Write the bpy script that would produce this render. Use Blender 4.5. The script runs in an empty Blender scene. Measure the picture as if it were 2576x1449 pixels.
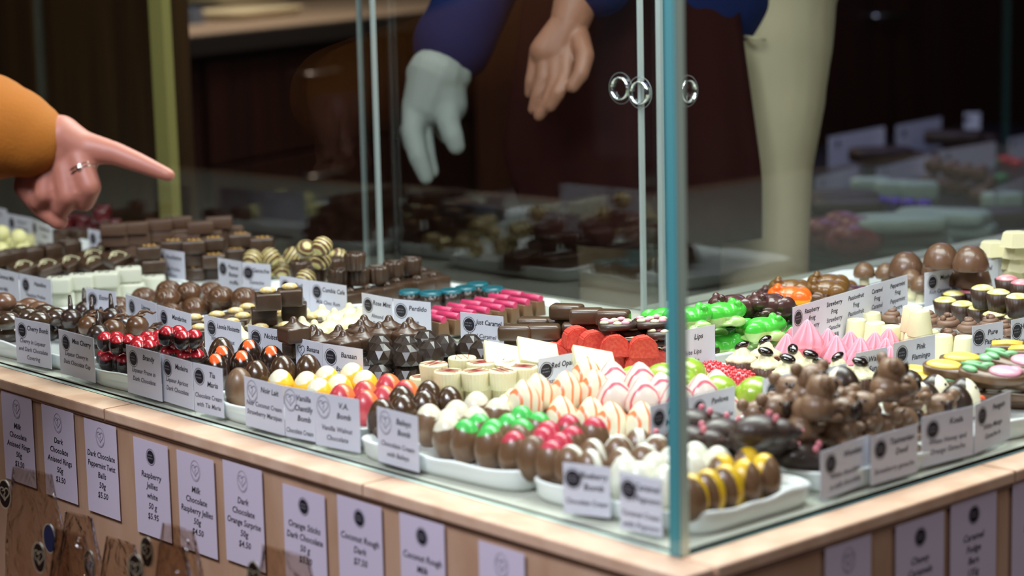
import bpy, bmesh, math, random
from mathutils import Vector, Matrix, noise as mnoise
from math import sin, cos, pi, radians, sqrt, atan2
random.seed(7)
SC = bpy.context.scene
COL = SC.collection

# ================= camera =================
F = 5940.0; CX = 1288.0; CY = 724.5; H = 0.505; DECK = 0.70
PITCH = radians(9.46); ROLL = radians(1.3); YAW = radians(46.1)
_hd = Vector((cos(YAW), sin(YAW), 0)); _up = Vector((0, 0, 1))
_r0 = _hd.cross(_up)
FWD = _hd * cos(PITCH) - _up * sin(PITCH)
_u0 = _r0.cross(FWD)
RIGHT = _r0 * cos(ROLL) - _u0 * sin(ROLL)
UPV = RIGHT.cross(FWD)
def ray(px, py): return FWD + RIGHT * ((px - CX) / F) - UPV * ((py - CY) / F)
_r = ray(1718, 1392)
CAM = _r * (H / _r.z); CAM.z = DECK + H
# world frame: the glass corner of the case stands at x = y = 0; X runs along the case front that goes off to one side, Y along the other
def at(px, py, z=0.0):
    r = ray(px, py); return CAM + r * ((DECK + z - CAM.z) / r.z)
def on_x(px, py, x):
    r = ray(px, py); return CAM + r * ((x - CAM.x) / r.x)
def on_y(px, py, y):
    r = ray(px, py); return CAM + r * ((y - CAM.y) / r.y)
def dep(px, py, Z): return CAM + ray(px, py) * Z
def proj(p):
    d = p - CAM; Z = d.dot(FWD)
    return CX + F * d.dot(RIGHT) / Z, CY - F * d.dot(UPV) / Z, Z
A0 = YAW - pi / 2            # heading of the direction that runs across the view

cd = bpy.data.cameras.new('camera'); cam = bpy.data.objects.new('camera', cd); COL.objects.link(cam)
cd.sensor_width = 36; cd.lens = F / 2576 * 36; cd.clip_start = 0.05; cd.clip_end = 60
m = Matrix((RIGHT, UPV, -FWD)).transposed().to_4x4(); m.translation = CAM; cam.matrix_world = m
cd.dof.use_dof = True; cd.dof.focus_distance = 2.50; cd.dof.aperture_fstop = 4.5
SC.camera = cam

# ================= world, lights, exposure =================
w = bpy.data.worlds.new('world'); SC.world = w; w.use_nodes = True
w.node_tree.nodes['Background'].inputs[0].default_value = (0.55, 0.5, 0.6, 1)
w.node_tree.nodes['Background'].inputs[1].default_value = 0.035
def area(name, loc, target, size, sy, power, col):
    l = bpy.data.lights.new(name, 'AREA'); l.shape = 'RECTANGLE'; l.size = size; l.size_y = sy; l.energy = power; l.color = col
    o = bpy.data.objects.new(name, l); COL.objects.link(o); o.location = loc
    o.rotation_euler = (Vector(target) - Vector(loc)).to_track_quat('-Z', 'Y').to_euler(); return o
COOL = (0.93, 1.0, 0.97)
area('case_light_corner', (0.55, 0.30, DECK + 0.95), (0.30, 0.24, DECK), 1.0, 0.5, 12.5, COOL)
area('case_light_side', (0.36, 1.05, DECK + 0.95), (0.36, 1.0, DECK), 0.25, 0.9, 2.3, COOL)
area('hall_light_front', (-1.0, 0.15, 1.95), (0.0, 0.16, DECK), 0.5, 0.4, 14.0, (0.86, 0.88, 1.0))
area('hall_light_high', (-1.6, -0.9, 2.7), (0.0, 0.4, DECK), 0.9, 0.6, 12.0, (0.86, 0.86, 1.0))
area('hall_light_side', (1.2, -1.9, 2.6), (0.7, 0.0, DECK), 0.5, 0.5, 7.0, (1.0, 0.8, 0.72))
area('hall_light_far', (-1.4, 2.4, 2.6), (0.0, 1.4, DECK), 0.6, 0.6, 5.0, (1.0, 0.86, 0.76))
area('staff_light', (1.2, 1.3, 2.6), (1.7, 1.5, 0.8), 0.7, 0.5, 9.0, (0.95, 1.0, 0.92))
area('rear_counter_light', (2.4, 3.05, 2.15), (2.6, 3.55, 0.9), 1.2, 0.3, 30.0, (1.0, 0.84, 0.7))
area('added_blue_light', (2.9, 1.7, 1.9), (2.8, 1.7, 0.6), 0.9, 0.5, 5.0, (0.42, 0.46, 1.0))  # blue lamp added to give the stand-in counter its reflection tint
SC.view_settings.view_transform = 'Standard'; SC.view_settings.look = 'None'
SC.view_settings.gamma = 1.0; SC.view_settings.use_curve_mapping = False
SC.view_settings.exposure = 0.75

# ================= materials =================
def S(h):
    h = h.lstrip('#'); c = [int(h[i:i+2], 16) / 255 for i in (0, 2, 4)]
    return tuple(x / 12.92 if x <= .04045 else ((x + .055) / 1.055) ** 2.4 for x in c) + (1,)
_M = {}
class G:
    def __init__(s, name):
        s.m = bpy.data.materials.new(name); s.m.use_nodes = True; s.t = s.m.node_tree; s.n = s.t.nodes; s.b = s.n['Principled BSDF']
    def new(s, ty, **kw):
        x = s.n.new(ty)
        for k, v in kw.items():
            if k.startswith('i_'): x.inputs[k[2:].replace('_', ' ')].default_value = v
            else: setattr(x, k, v)
        return x
    def l(s, a, b): s.t.links.new(a, b)
def mat(name, col, rough=.5, metal=0, coat=0, bump=0, bscale=400, var=0, vscale=60, col2=None, sss=0, spec=.5):
    if name in _M: return _M[name]
    g = G(name); b = g.b
    b.inputs['Base Color'].default_value = S(col); b.inputs['Roughness'].default_value = rough
    b.inputs['Metallic'].default_value = metal; b.inputs['Specular IOR Level'].default_value = spec; b.inputs['Coat Weight'].default_value = coat; b.inputs['Coat Roughness'].default_value = .15
    if sss:
        b.inputs['Subsurface Weight'].default_value = sss; b.inputs['Subsurface Radius'].default_value = (.006, .004, .003); b.inputs['Subsurface Scale'].default_value = 1
    if var or bump:
        tc = g.new('ShaderNodeTexCoord')
    if var:
        nz = g.new('ShaderNodeTexNoise', i_Scale=vscale, i_Detail=3.0); g.l(tc.outputs['Object'], nz.inputs['Vector'])
        mx = g.new('ShaderNodeMix', data_type='RGBA'); mx.inputs['A'].default_value = S(col)
        c = S(col); mx.inputs['B'].default_value = S(col2) if col2 else tuple(x * (1 - var) for x in c[:3]) + (1,)
        cr = g.new('ShaderNodeValToRGB'); cr.color_ramp.elements[0].position = .4; cr.color_ramp.elements[1].position = .62
        g.l(nz.outputs[0], cr.inputs[0]); g.l(cr.outputs[0], mx.inputs['Factor']); g.l(mx.outputs['Result'], b.inputs['Base Color'])
    if bump:
        n2 = g.new('ShaderNodeTexNoise', i_Scale=bscale, i_Detail=2.0); g.l(tc.outputs['Object'], n2.inputs['Vector'])
        bp = g.new('ShaderNodeBump', i_Strength=bump, i_Distance=.001); g.l(n2.outputs[0], bp.inputs['Height']); g.l(bp.outputs[0], b.inputs['Normal'])
    _M[name] = g.m; return g.m
def band(name, cols, stops, vec, rough=.35, coat=.3, wob=0, wscale=80, off=0, absolute=False):
    """colour bands along local direction vec; stops in metres along it"""
    if name in _M: return _M[name]
    g = G(name); b = g.b; b.inputs['Roughness'].default_value = rough; b.inputs['Coat Weight'].default_value = coat
    tc = g.new('ShaderNodeTexCoord'); d = g.new('ShaderNodeVectorMath', operation='DOT_PRODUCT'); d.inputs[1].default_value = vec
    g.l(tc.outputs['Object'], d.inputs[0]); v = d.outputs['Value']
    if wob:
        nz = g.new('ShaderNodeTexNoise', i_Scale=wscale); g.l(tc.outputs['Object'], nz.inputs['Vector'])
        ma = g.new('ShaderNodeMath', operation='MULTIPLY_ADD'); ma.inputs[1].default_value = wob; g.l(nz.outputs[0], ma.inputs[0]); g.l(v, ma.inputs[2]); v = ma.outputs[0]
    if absolute:
        ab = g.new('ShaderNodeMath', operation='ABSOLUTE'); ad = g.new('ShaderNodeMath', operation='ADD'); ad.inputs[1].default_value = -off
        g.l(v, ad.inputs[0]); g.l(ad.outputs[0], ab.inputs[0]); v = ab.outputs[0]
    mr = g.new('ShaderNodeMapRange'); mr.inputs['From Min'].default_value = -.05; mr.inputs['From Max'].default_value = .05; g.l(v, mr.inputs['Value'])
    cr = g.new('ShaderNodeValToRGB'); cr.color_ramp.interpolation = 'LINEAR'
    e = cr.color_ramp.elements; e[0].color = S(cols[0]); e[0].position = 0; e[-1].color = S(cols[-1]); e[-1].position = 1
    for i, s_ in enumerate(stops):
        p = (s_ + .05) / .1
        a = e.new(p - .004); a.color = S(cols[i]); a = e.new(p + .004); a.color = S(cols[i + 1])
    g.l(mr.outputs[0], cr.inputs[0]); g.l(cr.outputs[0], b.inputs['Base Color']); _M[name] = g.m; return g.m
def waves(name, ca, cb, scale, thr, dist=2, rough=.35, coat=.3, direc='X', wv='BANDS'):
    if name in _M: return _M[name]
    g = G(name); b = g.b; b.inputs['Roughness'].default_value = rough; b.inputs['Coat Weight'].default_value = coat
    tc = g.new('ShaderNodeTexCoord'); wt = g.new('ShaderNodeTexWave', wave_type=wv, i_Scale=scale, i_Distortion=dist)
    wt.inputs['Detail Scale'].default_value = 1.2; wt.inputs['Detail'].default_value = 1
    if wv == 'BANDS': wt.bands_direction = direc
    else: wt.rings_direction = direc
    g.l(tc.outputs['Object'], wt.inputs['Vector'])
    cr = g.new('ShaderNodeValToRGB'); e = cr.color_ramp.elements; e[0].color = S(ca); e[0].position = thr; e[1].color = S(cb); e[1].position = thr + .06
    g.l(wt.outputs[0], cr.inputs[0]); g.l(cr.outputs[0], b.inputs['Base Color']); _M[name] = g.m; return g.m
def wood(name, ca, cb, scale=6, stretch=(1, 1, .06), rough=.5):
    if name in _M: return _M[name]
    g = G(name); b = g.b; b.inputs['Roughness'].default_value = rough
    tc = g.new('ShaderNodeTexCoord'); mp = g.new('ShaderNodeMapping'); mp.inputs['Scale'].default_value = stretch; g.l(tc.outputs['Object'], mp.inputs[0])
    nz = g.new('ShaderNodeTexNoise', i_Scale=scale * 10, i_Detail=5.0, i_Distortion=.4); g.l(mp.outputs[0], nz.inputs['Vector'])
    cr = g.new('ShaderNodeValToRGB'); e = cr.color_ramp.elements; e[0].color = S(ca); e[0].position = .35; e[1].color = S(cb); e[1].position = .68
    g.l(nz.outputs[0], cr.inputs[0]); g.l(cr.outputs[0], b.inputs['Base Color'])
    bp = g.new('ShaderNodeBump', i_Strength=.1, i_Distance=.002); g.l(nz.outputs[0], bp.inputs['Height']); g.l(bp.outputs[0], b.inputs['Normal'])
    _M[name] = g.m; return g.m
def glassy(name, tint, ior=1.5, rough=0.0, bump=0, gl=1.0):
    if name in _M: return _M[name]
    g = G(name); g.n.remove(g.b); out = g.n['Material Output']
    tr = g.new('ShaderNodeBsdfTransparent'); tr.inputs[0].default_value = tint
    gs = g.new('ShaderNodeBsdfGlossy'); gs.inputs['Roughness'].default_value = rough
    fr = g.new('ShaderNodeFresnel'); ge = g.new('ShaderNodeNewGeometry')
    mr = g.new('ShaderNodeMapRange'); mr.inputs['To Min'].default_value = ior; mr.inputs['To Max'].default_value = 1 / ior   # thin pane: the same reflectance from both sides
    g.l(ge.outputs['Backfacing'], mr.inputs['Value']); g.l(mr.outputs[0], fr.inputs[0])
    mu = g.new('ShaderNodeMath', operation='MULTIPLY'); mu.inputs[1].default_value = gl; g.l(fr.outputs[0], mu.inputs[0])
    mx = g.new('ShaderNodeMixShader'); g.l(mu.outputs[0], mx.inputs[0]); g.l(tr.outputs[0], mx.inputs[1]); g.l(gs.outputs[0], mx.inputs[2]); g.l(mx.outputs[0], out.inputs[0])
    if bump:
        tc = g.new('ShaderNodeTexCoord'); nz = g.new('ShaderNodeTexNoise', i_Scale=28.0, i_Detail=2.0, i_Distortion=1.5); g.l(tc.outputs['Object'], nz.inputs['Vector'])
        bp = g.new('ShaderNodeBump', i_Strength=bump, i_Distance=.02); g.l(nz.outputs[0], bp.inputs['Height']); g.l(bp.outputs[0], gs.inputs['Normal']); g.l(bp.outputs[0], fr.inputs['Normal'])
    _M[name] = g.m; return g.m

# ================= mesh helpers =================
def mesh_from(bm, name, mats, smooth=True):
    me = bpy.data.meshes.new(name)
    bmesh.ops.recalc_face_normals(bm, faces=bm.faces)
    bm.to_mesh(me); bm.free()
    for x in (mats if isinstance(mats, (list, tuple)) else [mats]): me.materials.append(x)
    if smooth:
        for p in me.polygons: p.use_smooth = True
    return me
def ob(name, me, parent=None, loc=None, rz=0):
    o = bpy.data.objects.new(name, me); COL.objects.link(o)
    if parent is not None: o.parent = parent
    if loc is not None: o.location = loc
    if rz: o.rotation_euler[2] = rz
    return o
def tag(o, label=None, cat=None, group=None, kind=None):
    if label: o['label'] = label
    if cat: o['category'] = cat
    if group: o['group'] = group
    if kind: o['kind'] = kind
    return o
def root(name, loc, rz=0):
    o = bpy.data.objects.new(name, None); COL.objects.link(o); o.location = loc; o.rotation_euler[2] = rz; o.empty_display_size = .02; return o
def T(loc=(0, 0, 0), rot=(0, 0, 0), sc=(1, 1, 1)):
    from mathutils import Euler
    return Matrix.Translation(loc) @ Euler(rot).to_matrix().to_4x4() @ Matrix.Diagonal((*sc, 1))
def a_box(bm, x0, x1, y0, y1, z0, z1, bev=0, seg=2, mtx=None, mi=0):
    r = bmesh.ops.create_cube(bm, size=1)
    vs = r['verts']
    for v in vs: v.co = Vector(((x0 + x1) / 2 + v.co.x * (x1 - x0), (y0 + y1) / 2 + v.co.y * (y1 - y0), (z0 + z1) / 2 + v.co.z * (z1 - z0)))
    fs = list({f for v in vs for f in v.link_faces})
    if bev:
        es = list({e for v in vs for e in v.link_edges})
        r2 = bmesh.ops.bevel(bm, geom=es, offset=bev, segments=seg, affect='EDGES', profile=.5)
        fs = list({f for f in r2['faces']} | {f for f in fs if f.is_valid}); vs = list({v for f in fs for v in f.verts})
    for f in fs:
        if f.is_valid: f.material_index = mi
    if mtx is not None: bmesh.ops.transform(bm, matrix=mtx, verts=vs)
    return vs
def a_lathe(bm, prof, n=20, fn=None, mtx=None, mi=0):
    rings = []; vs = []
    for r, z in prof:
        if r < 1e-6:
            v = bm.verts.new((0, 0, z)); rings.append([v])
        else:
            ring = []
            for i in range(n):
                a = 2 * pi * i / n; rr, zz, aa = (r, z, a) if fn is None else fn(r, z, a)
                ring.append(bm.verts.new((rr * cos(aa), rr * sin(aa), zz)))
            rings.append(ring)
        vs += rings[-1]
    for A, B in zip(rings, rings[1:]):
        for i in range(n):
            j = (i + 1) % n
            if len(A) == 1 and len(B) == 1: continue
            if len(A) == 1: f = bm.faces.new((A[0], B[j], B[i]))
            elif len(B) == 1: f = bm.faces.new((A[i], A[j], B[0]))
            else: f = bm.faces.new((A[i], A[j], B[j], B[i]))
            f.material_index = mi
    if len(rings[0]) > 1: bm.faces.new(rings[0][::-1]).material_index = mi
    if len(rings[-1]) > 1: bm.faces.new(rings[-1]).material_index = mi
    if mtx is not None: bmesh.ops.transform(bm, matrix=mtx, verts=vs)
    return vs
def a_ell(bm, c, r, n=14, rot=(0, 0, 0), mi=0):
    prof = [(sin(pi * i / (n // 2 + 2)), -cos(pi * i / (n // 2 + 2))) for i in range(n // 2 + 3)]
    prof[0] = (0, -1); prof[-1] = (0, 1)
    return a_lathe(bm, prof, n, mtx=T(c, rot, r), mi=mi)
def a_tube(bm, pts, r, n=6, mi=0, closed=False, taper=None):
    pts = [Vector(p) for p in pts]; rings = []; N = len(pts); prev = None
    for i, p in enumerate(pts):
        a = pts[(i - 1) % N] if (i or closed) else p; b = pts[(i + 1) % N] if (i < N - 1 or closed) else p
        t = (b - a).normalized()
        if prev is None:
            prev = t.orthogonal().normalized()
        u = (prev - t * prev.dot(t)).normalized(); prev = u; v = t.cross(u)
        rr = r if taper is None else r * taper(i / (N - 1))
        rings.append([bm.verts.new(p + (u * cos(2 * pi * k / n) + v * sin(2 * pi * k / n)) * rr) for k in range(n)])
    for i in range(N if closed else N - 1):
        A, B = rings[i], rings[(i + 1) % N]
        for k in range(n): bm.faces.new((A[k], A[(k + 1) % n], B[(k + 1) % n], B[k])).material_index = mi
    if not closed:
        bm.faces.new(rings[0][::-1]).material_index = mi; bm.faces.new(rings[-1]).material_index = mi
def a_cap(bm, p0, r0, p1, r1, n=12):
    p0 = Vector(p0); p1 = Vector(p1); d = p1 - p0; L = d.length
    if L < 1e-6: a_ell(bm, p0, (r0, r0, r0), n); return
    prof = []
    k = 5
    for i in range(k + 1): a = pi / 2 * i / k; prof.append((r0 * sin(a) if i else 0, -r0 * cos(a)))
    for i in range(k + 1): a = pi / 2 * i / k; prof.append((r1 * cos(a) if i < k else 0, L + r1 * sin(a)))
    q = Vector((0, 0, 1)).rotation_difference(d.normalized())
    a_lathe(bm, prof, n, mtx=Matrix.Translation(p0) @ q.to_matrix().to_4x4())
def fuse(bm, name, mats, voxel, smooth=4):
    me = bpy.data.meshes.new('tmp'); bm.to_mesh(me); bm.free()
    o = bpy.data.objects.new('tmp', me); COL.objects.link(o)
    r = o.modifiers.new('r', 'REMESH'); r.mode = 'VOXEL'; r.voxel_size = voxel
    if smooth: s = o.modifiers.new('s', 'SMOOTH'); s.iterations = smooth; s.factor = .5
    dg = bpy.context.evaluated_depsgraph_get(); out = bpy.data.meshes.new_from_object(o.evaluated_get(dg))
    bpy.data.objects.remove(o); bpy.data.meshes.remove(me); out.name = name; out.materials.clear()
    for x in (mats if isinstance(mats, (list, tuple)) else [mats]): out.materials.append(x)
    for p in out.polygons: p.use_smooth = True; p.material_index = 0
    return out
def box_mesh(name, m_, x0, x1, y0, y1, z0, z1, bev=0, seg=2):
    bm = bmesh.new(); a_box(bm, x0, x1, y0, y1, z0, z1, bev, seg); return mesh_from(bm, name, m_, smooth=bev > 0 and seg > 2)
def ordinal(i):
    L = 'first second third fourth fifth sixth seventh eighth ninth tenth eleventh twelfth thirteenth fourteenth fifteenth sixteenth seventeenth eighteenth nineteenth twentieth'.split()
    return L[i] if i < 20 else ('twenty-' + L[i - 20] if i < 29 else 'last')
# ================= the case =================
M_DECK = mat('pale laminate', '#b9bcae', .35, var=.06, vscale=8)
M_LIP = wood('pale maple', '#c9a488', '#dcbda2', 3, (1, 1, 1), .42)
M_PANEL = wood('maple front board', '#b48f72', '#c6a489', 2.2, (1, 1, .35), .5)
M_PANE = glassy('clear glass', (.975, .985, .98, 1), 1.5, gl=.22)
M_BACKPANE = glassy('door glass', (.93, .95, .95, 1), 1.65)
M_EDGE = mat('green glass edge', '#4a8c90', .15, coat=.6)
M_EDGE2 = mat('pale glass edge', '#c4dccb', .15, coat=.6)
M_EDGE3 = mat('ground glass edge', '#8f9a97', .2, coat=.5)
M_DARKW = wood('dark walnut', '#33200e', '#493013', 3, (1, 1, .05), .45)
M_DARKW2 = wood('dark mahogany', '#241109', '#35190d', 3, (1, 1, .05), .45)
M_STEEL = mat('brushed steel', '#9c948c', .32, metal=.9)
M_BLACK = mat('black gap', '#070605', .6)
X1, Y1 = 2.6, 2.9     # far ends of both arms
SL = .068              # the long front runs back at a slightly blunt angle
GX, GY, TK = -.010, -.006, .011
def slant(me):
    for v in me.vertices:
        if v.co.x < .5: v.co.x += SL * v.co.y * (1 - max(0, v.co.x) / .5)
    return me
def prism_L(name, m_, ax, ay, b, z0, z1):
    """L shaped slab: outer edges at ax, ay, inner edge b"""
    bm = bmesh.new(); P = [(ax, ay), (X1, ay), (X1, b), (b, b), (b, Y1), (ax, Y1)]
    lo = [bm.verts.new((x, y, z0)) for x, y in P]; hi = [bm.verts.new((x, y, z1)) for x, y in P]
    bm.faces.new(lo[::-1]); bm.faces.new(hi)
    for i in range(6): j = (i + 1) % 6; bm.faces.new((lo[i], lo[j], hi[j], hi[i]))
    return slant(mesh_from(bm, name, m_, smooth=False))
def arms(name, m_, ax, bx, ay, by, z0, z1, bev=0):
    bm = bmesh.new(); a_box(bm, ax, bx, ay, Y1, z0, z1, bev, 2); me = slant(mesh_from(bm, name, m_, smooth=False))
    bm = bmesh.new(); bm.from_mesh(me); a_box(bm, bx, X1, ay, by, z0, z1, bev, 2); return mesh_from(bm, name, m_, smooth=False)
case = root('display_case', (0, 0, 0))
tag(case, 'L-shaped glass display case with a pale wooden rim, full of chocolates', 'display case')
ob('case_body', prism_L('case_body', M_PANEL, -.039, -.0365, .79, .06, DECK - .0155), case)
ob('deck', prism_L('deck', M_DECK, -.004, -.004, .775, DECK - .0155, DECK), case)
ob('rim', arms('rim', M_LIP, -.0455, -.0085, -.0425, -.0055, DECK - .0118, DECK - .0004, .0018), case)
ob('lower_moulding', arms('lower_moulding', M_LIP, -.0415, -.03, -.039, -.028, DECK - .0158, DECK - .0115, .001), case)
MJ = mat('rim joint', '#8a6a50', .7)
for t in (.355, .792, 1.4, 2.0):
    bm = bmesh.new(); a_box(bm, -.0459, -.0082, t, t + .0011, DECK - .0121, DECK + .0000); ob('rim_joint', slant(mesh_from(bm, 'rim_joint', MJ, False)), case)
for t in (.385, 1.0, 1.6):
    bm = bmesh.new(); a_box(bm, t, t + .0011, -.0429, -.0052, DECK - .0121, DECK + .0000); ob('rim_joint', mesh_from(bm, 'rim_joint', MJ, False), case)
MDJ = mat('pale joint', '#d5d9cd', .5)
for t in (.213, .94, 1.7):
    bm = bmesh.new(); a_box(bm, .012, .77, t, t + .0018, DECK - .001, DECK + .0004); ob('deck_joint', slant(mesh_from(bm, 'deck_joint', MDJ, False)), case)
for t in (.196, .52, .9):
    bm = bmesh.new(); a_box(bm, t, t + .0018, .008, .77, DECK - .001, DECK + .0004); ob('deck_joint', mesh_from(bm, 'deck_joint', MDJ, False), case)
GT = DECK + .62
def pane(name, x0, x1, y0, y1, z0, z1, me_edge, axis, label=None, m_=None, sl=False):
    bm = bmesh.new(); a_box(bm, x0, x1, y0, y1, z0, z1)
    for f in bm.faces:
        f.normal_update(); k = max(range(3), key=lambda i: abs(f.normal[i])); f.material_index = 0 if k == axis else 1
    me = mesh_from(bm, name, [m_ or M_PANE, me_edge], False)
    return ob(name, slant(me) if sl else me, case)
pane('front_pane', GX, GX + TK, GY + TK, Y1, DECK, GT, M_EDGE2, 0, sl=True)
pane('front_pane', GX + TK, X1, GY, GY + TK, DECK, GT, M_EDGE, 1)
# the polished joint where both panes meet
bm = bmesh.new(); a_box(bm, GX, GX + .0008, GY, GY + TK, DECK, GT); ob('glass_edge', mesh_from(bm, 'glass_edge', M_EDGE, False), case)
bm = bmesh.new(); a_box(bm, GX + .0008, GX + TK, GY, GY + .0008, DECK, GT); ob('glass_edge', mesh_from(bm, 'glass_edge', M_EDGE2, False), case)
# sliding doors at the staff side
XB = .75; YB = .735
def vpx(px, py=500): return on_x(px, py, XB).y
d1, d2, d3, d4 = on_x(910, 300, XB + .017).y, vpx(943, 300), vpx(1613, 400), on_x(1662, 400, XB + .017).y
pane('sliding_door', XB, XB + .0045, d2 , 2.8, DECK, GT, M_EDGE3, 0, m_=M_BACKPANE)
pane('sliding_door', XB + .016, XB + .0205, d4, d1, DECK, GT, M_EDGE3, 0, m_=M_BACKPANE)
pane('sliding_door', XB - .001, XB + .0035, YB, d3, DECK, GT, M_EDGE3, 0, m_=M_BACKPANE)
for v_, o_, t_ in ((d1, .0155, .004), (d2, -.0005, .004), (d3, -.0015, .0045), (d4, .0150, .007)):
    bm = bmesh.new(); a_box(bm, XB + o_ - .0005, XB + o_ + .0058, v_ - t_ / 2, v_ + t_ / 2, DECK, GT); ob('door_edge', mesh_from(bm, 'door_edge', M_EDGE3, False), case)
pane('sliding_door', XB + .006, X1, YB, YB + .005, DECK, GT, M_EDGE3, 1, m_=M_BACKPANE)
M_CHROME = mat('polished steel ring', '#dfe4e2', .12, metal=1)
def finger_ring(p, ang):
    bm = bmesh.new(); R = .0125; w_ = .008
    vs = a_lathe(bm, [(R, -w_ / 2), (R * 1.12, -w_ / 2), (R * 1.12, w_ / 2), (R, w_ / 2), (R, -w_ / 2)], 28)
    bmesh.ops.remove_doubles(bm, verts=bm.verts, dist=1e-6)
    bm.faces.ensure_lookup_table()
    big = [f for f in bm.faces if len(f.verts) > 4]; bmesh.ops.delete(bm, geom=big, context='FACES')
    bmesh.ops.transform(bm, matrix=T(p, (pi / 2, 0, ang)), verts=bm.verts)
    ob('finger_pull', mesh_from(bm, 'finger_pull', M_CHROME), case)
    bm = bmesh.new(); a_tube(bm, [(Vector((cos(t) * .019, sin(t) * .019, 0))) for t in [2 * pi * i / 32 for i in range(32)]], .0003, 4, closed=True)
    bmesh.ops.transform(bm, matrix=T(p, (pi / 2, 0, ang)), verts=bm.verts)
    ob('pull_seal', mesh_from(bm, 'pull_seal', M_EDGE3), case)
finger_ring(on_x(1561, 222, XB + .018), pi / 2); finger_ring(on_x(1610, 233, XB - .0025), pi / 2); finger_ring(on_y(1729, 229, YB), 0)

# ================= room =================
def struct(name, me, loc=None): return tag(ob(name, me, None, loc), kind='structure')
M_FLOOR = mat('dark floor', '#241b19', .5, var=.15, vscale=3)
struct('floor', box_mesh('floor', M_FLOOR, -5, 8, -5, 8, -.05, 0))
struct('wall_back', box_mesh('wall_back', wood('dark back panelling', '#21140d', '#321c10', 2, (1, 1, .05)), -5, 8, 6.4, 6.5, 0, 3.4))
struct('wall_side', box_mesh('wall_side', wood('dark side panelling', '#1c110c', '#2b1811', 2, (1, 1, .05)), 6.4, 6.5, -5, 8, 0, 3.4))
# dark wooden end wall with its pale edging strip, behind the far end of the case
WX = .80; ws = on_x(436, 550, WX).y
struct('wall_left', box_mesh('wall_left', M_DARKW, WX, WX + .06, ws + .02, 4.4, 0, 2.6))
bm = bmesh.new(); p0 = on_x(434, 560, WX - .004); p1 = on_x(404, 0, WX - .004); dz = p1.z - p0.z; sl = (p1.y - p0.y) / dz
h0 = p0.y + sl * (.3 - p0.z); h1 = p0.y + sl * (2.5 - p0.z)
vs = a_box(bm, WX - .012, WX + .004, -.017, .017, .3, 2.5)
for v in vs: v.co.y += h0 + (v.co.z - .3) * sl + .004
struct('trim_1', mesh_from(bm, 'trim_1', mat('pale yellow edging', '#a89f5c', .5), False))
# rear worktop with drawers
ra = at(466, 87, .2); rb = at(1000, 31, .2); rdir = (rb - ra); rdir.z = 0; rdir.normalize(); rang = atan2(rdir.y, rdir.x)
rc = root('rear_cabinet', (ra.x, ra.y, 0), rang)
tag(rc, 'dark wooden drawer cabinet behind the staff aisle, under the steel worktop', 'cabinet')
ob('body', box_mesh('rear_body', M_DARKW2, .04, 3.4, .03, .75, .08, DECK + .145), rc)
for z0, z1 in ((DECK - .12, DECK + .13), (DECK - .42, DECK - .13), (.1, DECK - .43)):
    for k in range(3):
        if z1 > DECK + .1 and False: continue
        dr = ob('drawer', box_mesh('drawer', M_DARKW2, .10 + k * .95, .10 + k * .95 + .94, .012, .03, z0, z1, .002), rc)
        bm = bmesh.new(); xm = .57 + k * .95
        a_tube(bm, [(xm - .07, .012, z1 - .06), (xm - .07, -.015, z1 - .06), (xm + .07, -.015, z1 - .06), (xm + .07, .012, z1 - .06)], .004, 8)
        ob('handle', mesh_from(bm, 'drawer_handle', M_STEEL), dr)
ob('plinth', box_mesh('plinth', M_BLACK, .06, 3.4, .05, .7, 0, .08), rc)
wt = root('steel_worktop', (ra.x, ra.y, DECK + .145), rang)
tag(wt, 'brushed steel worktop with a deep front edge on the rear cabinet', 'worktop')
ob('top', box_mesh('worktop_top', mat('worn steel top', '#a08a76', .45, metal=.25), 0, 3.4, -.01, .78, .04, .055, .003), wt)
ob('front_edge', box_mesh('worktop_edge', mat('dull steel edge', '#3a3430', .35, metal=.5), 0, 3.4, -.012, .01, 0, .05, .004), wt)
# things on it
Mp = mat('pale tray board', '#cbbd9c', .5)
def flat_tray(px, py, wd, dp, rz, label):
    p = at(px, py, .2); bm = bmesh.new()
    a_lathe(bm, [(0, 0), (.86, 0), (1, .02), (1.02, .022), (.99, .026), (.88, .008), (0, .008)], 40,
            fn=lambda r, z, a: (r * (abs(cos(a)) ** 6 + abs(sin(a)) ** 6) ** (-1 / 6), z, a), mtx=T((0, 0, 0), (0, 0, 0), (wd / 2, dp / 2, .8)))
    return tag(ob('serving_tray', mesh_from(bm, 'serving_tray', Mp), None, (p.x, p.y, DECK + .2001), rz), label, 'tray')
flat_tray(615, 42, .36, .2, rang + .08, 'cream serving tray lying on the steel worktop near its front edge')
t2 = flat_tray(600, 8, .36, .2, rang - .05, 'cream serving tray lying behind another on the steel worktop')
pp = at(470, 62, .2)
bm = bmesh.new()
for i in range(7): a_box(bm, -.012 + i * .0006, .05, -.02, .05, .006 * i, .006 * i + .0045, mtx=T((0, 0, 0), (0, 0, .04 * (i % 3))))
tag(ob('box_stack', mesh_from(bm, 'paper_stack', mat('blue grey card', '#59606e', .6), False), None, (pp.x, pp.y, DECK + .2001), rang), 'small stack of blue-grey flat boxes at the end of the steel worktop', 'boxes')

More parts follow.
